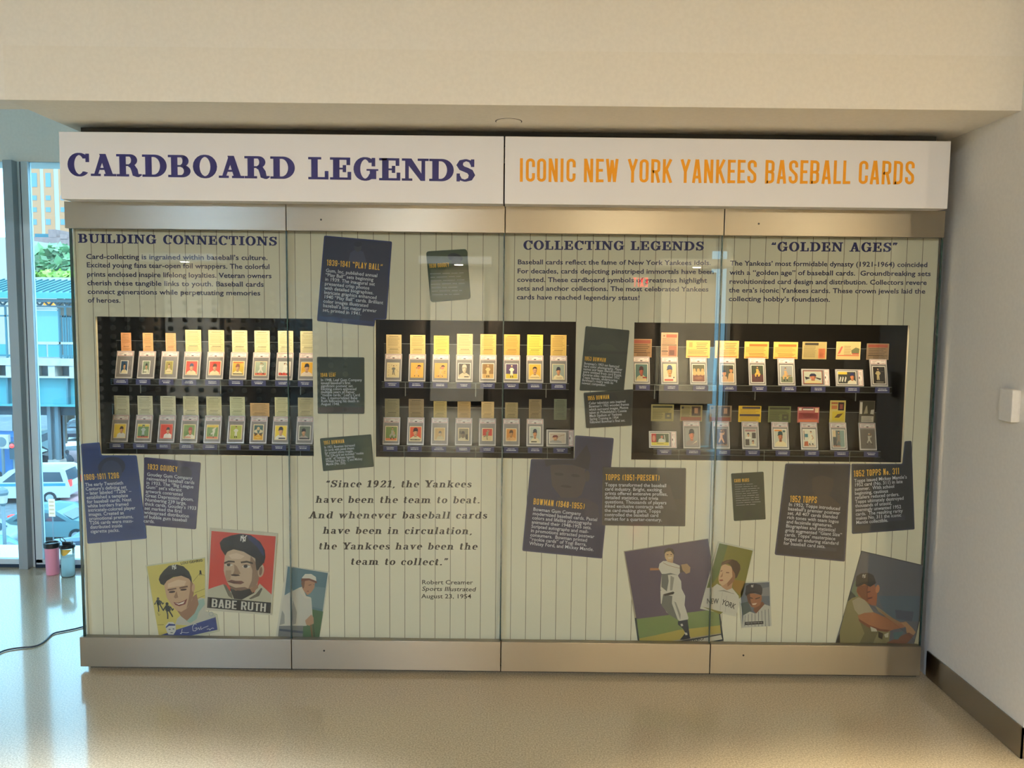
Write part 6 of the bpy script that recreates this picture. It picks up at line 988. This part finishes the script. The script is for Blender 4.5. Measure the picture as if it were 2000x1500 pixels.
# ------------------------------------------------------------------ the lobby behind the photographer: it shows in the glass
M_LENS = pbr('lamp_lens', C(255, 230, 190), .3, 0, .3, (1, .82, .6, 1), 14)
M_SPOT = pbr('spot_lens', C(255, 230, 190), .3, 0, .3, (1, .82, .6, 1), 70)
def downlight(x, y, z, energy, label, size=.22, color=WARM):
    o = thing('downlight', (x, y, z), label, 'ceiling light', 'lobby downlights'); MB().lathe([(size*.62, -.02), (size*.7, -.015), (size*.7, 0)], (x, y, z), M_HOLD, 24).build('trim', o)
    MB().lathe([(size*.5, -.021), (size*.5, -.0205)], (x, y, z), M_LENS, 24).build('lens', o); (lamp('glow', 'SPOT', (0, 0, -.04), energy, color, size*.4, (0, 0, -1), o, spot=78, blend=.6) if y > -5 else lamp('glow', 'AREA', (0, 0, -.03), energy, color, size, (0, 0, -1), o))
for x in (-4.5, -1.5, 1.5, 4.5):
    for y in (-3.4, -8.4): downlight(x, y, 3.7, (7600 if x > -4 else 4400) if y > -5 else 330, 'recessed lobby downlight behind the camera', color=COOL if x < -4 else NEUTRAL if x < 0 else WARM)  # near row added for floor bounce; left lamps tinted cool in place of daylight
for i, x in enumerate((-5.9, -.95, 3.35)):
    o = thing('wall_display', (x, -11.38, 1.2), 'lit pale display bay on the lobby back wall behind the camera', 'display bay', 'lobby wall displays')
    MB().box((x-.55, -11.4, .1), (x+.45, -11.33, 2.55), M_CREAM).build('panel', o); MB().box((x-.7, -11.4, 2.62), (x+.6, -10.7, 2.75), M_WALL).build('canopy', o)
    MB().lathe([(.07, -.012), (.08, 0)], (x, -10.95, 2.62), M_SPOT, 20).build('spot_lens', o); lamp('display_spot', 'SPOT', (0, .43, 1.40), 2600, (1, .80, .55), .05, (0, -.05, .95), o, spot=100)
ex_ = thing('exit_sign', (2.38, -11.3, 2.35), 'red exit sign on the lobby back wall behind the camera', 'exit sign')
MB().box((2.2, -11.34, 2.24), (2.56, -11.3, 2.48), M_WALL).build('housing', ex_)
lt = MB(); mr = pbr('exit_red', C(255, 40, 30), .4, 0, .3, (1, .05, .03, 1), 9)
x = 2.53
for ch in 'EXIT':
    G = {'E': GOTHIC['E'], 'I': GOTHIC['I'], 'T': GOTHIC['T'], 'X': ([q for p_ in ([(.04, 0), (.32, 1)], [(.32, 0), (.04, 1)]) for q in stroke(p_, .13)], .42)}[ch]
    for q in G[0]: lt.poly([(x-px_*.18, -11.298, 2.27+py_*.17) for px_, py_ in q], mr)
    x -= G[1]*.18+.008
lt.build('lettering', ex_)
struct(MB().box((3.66, -11.42, 0), (3.72, -11.36, 3.0), M_ALU).box((4.04, -11.42, 0), (4.10, -11.36, 3.0), M_ALU).box((3.66, -11.42, 2.95), (4.1, -11.36, 3.02), M_ALU).build('window_4'))
bw_ = thing('baseball_rack', (-3.5, -6.3, 0), 'clear rack of white baseballs behind the camera, mirrored in the left glass', 'display rack')
bm = MB(); M_BALL = pbr('baseball_white', C(226, 220, 204), .6)
for i in range(18):
    for j in range(18): bm.ball((-5.1+.18*i, -6.3, -.02+.109*(j+1)), .036, M_BALL, 10, 6)
tag(bm.build('baseball', bw_), None, kind='stuff')
MB().box((-5.3, -6.27, 0), (-1.85, -6.262, 2.1), M_ACR).build('clear_panel', bw_)
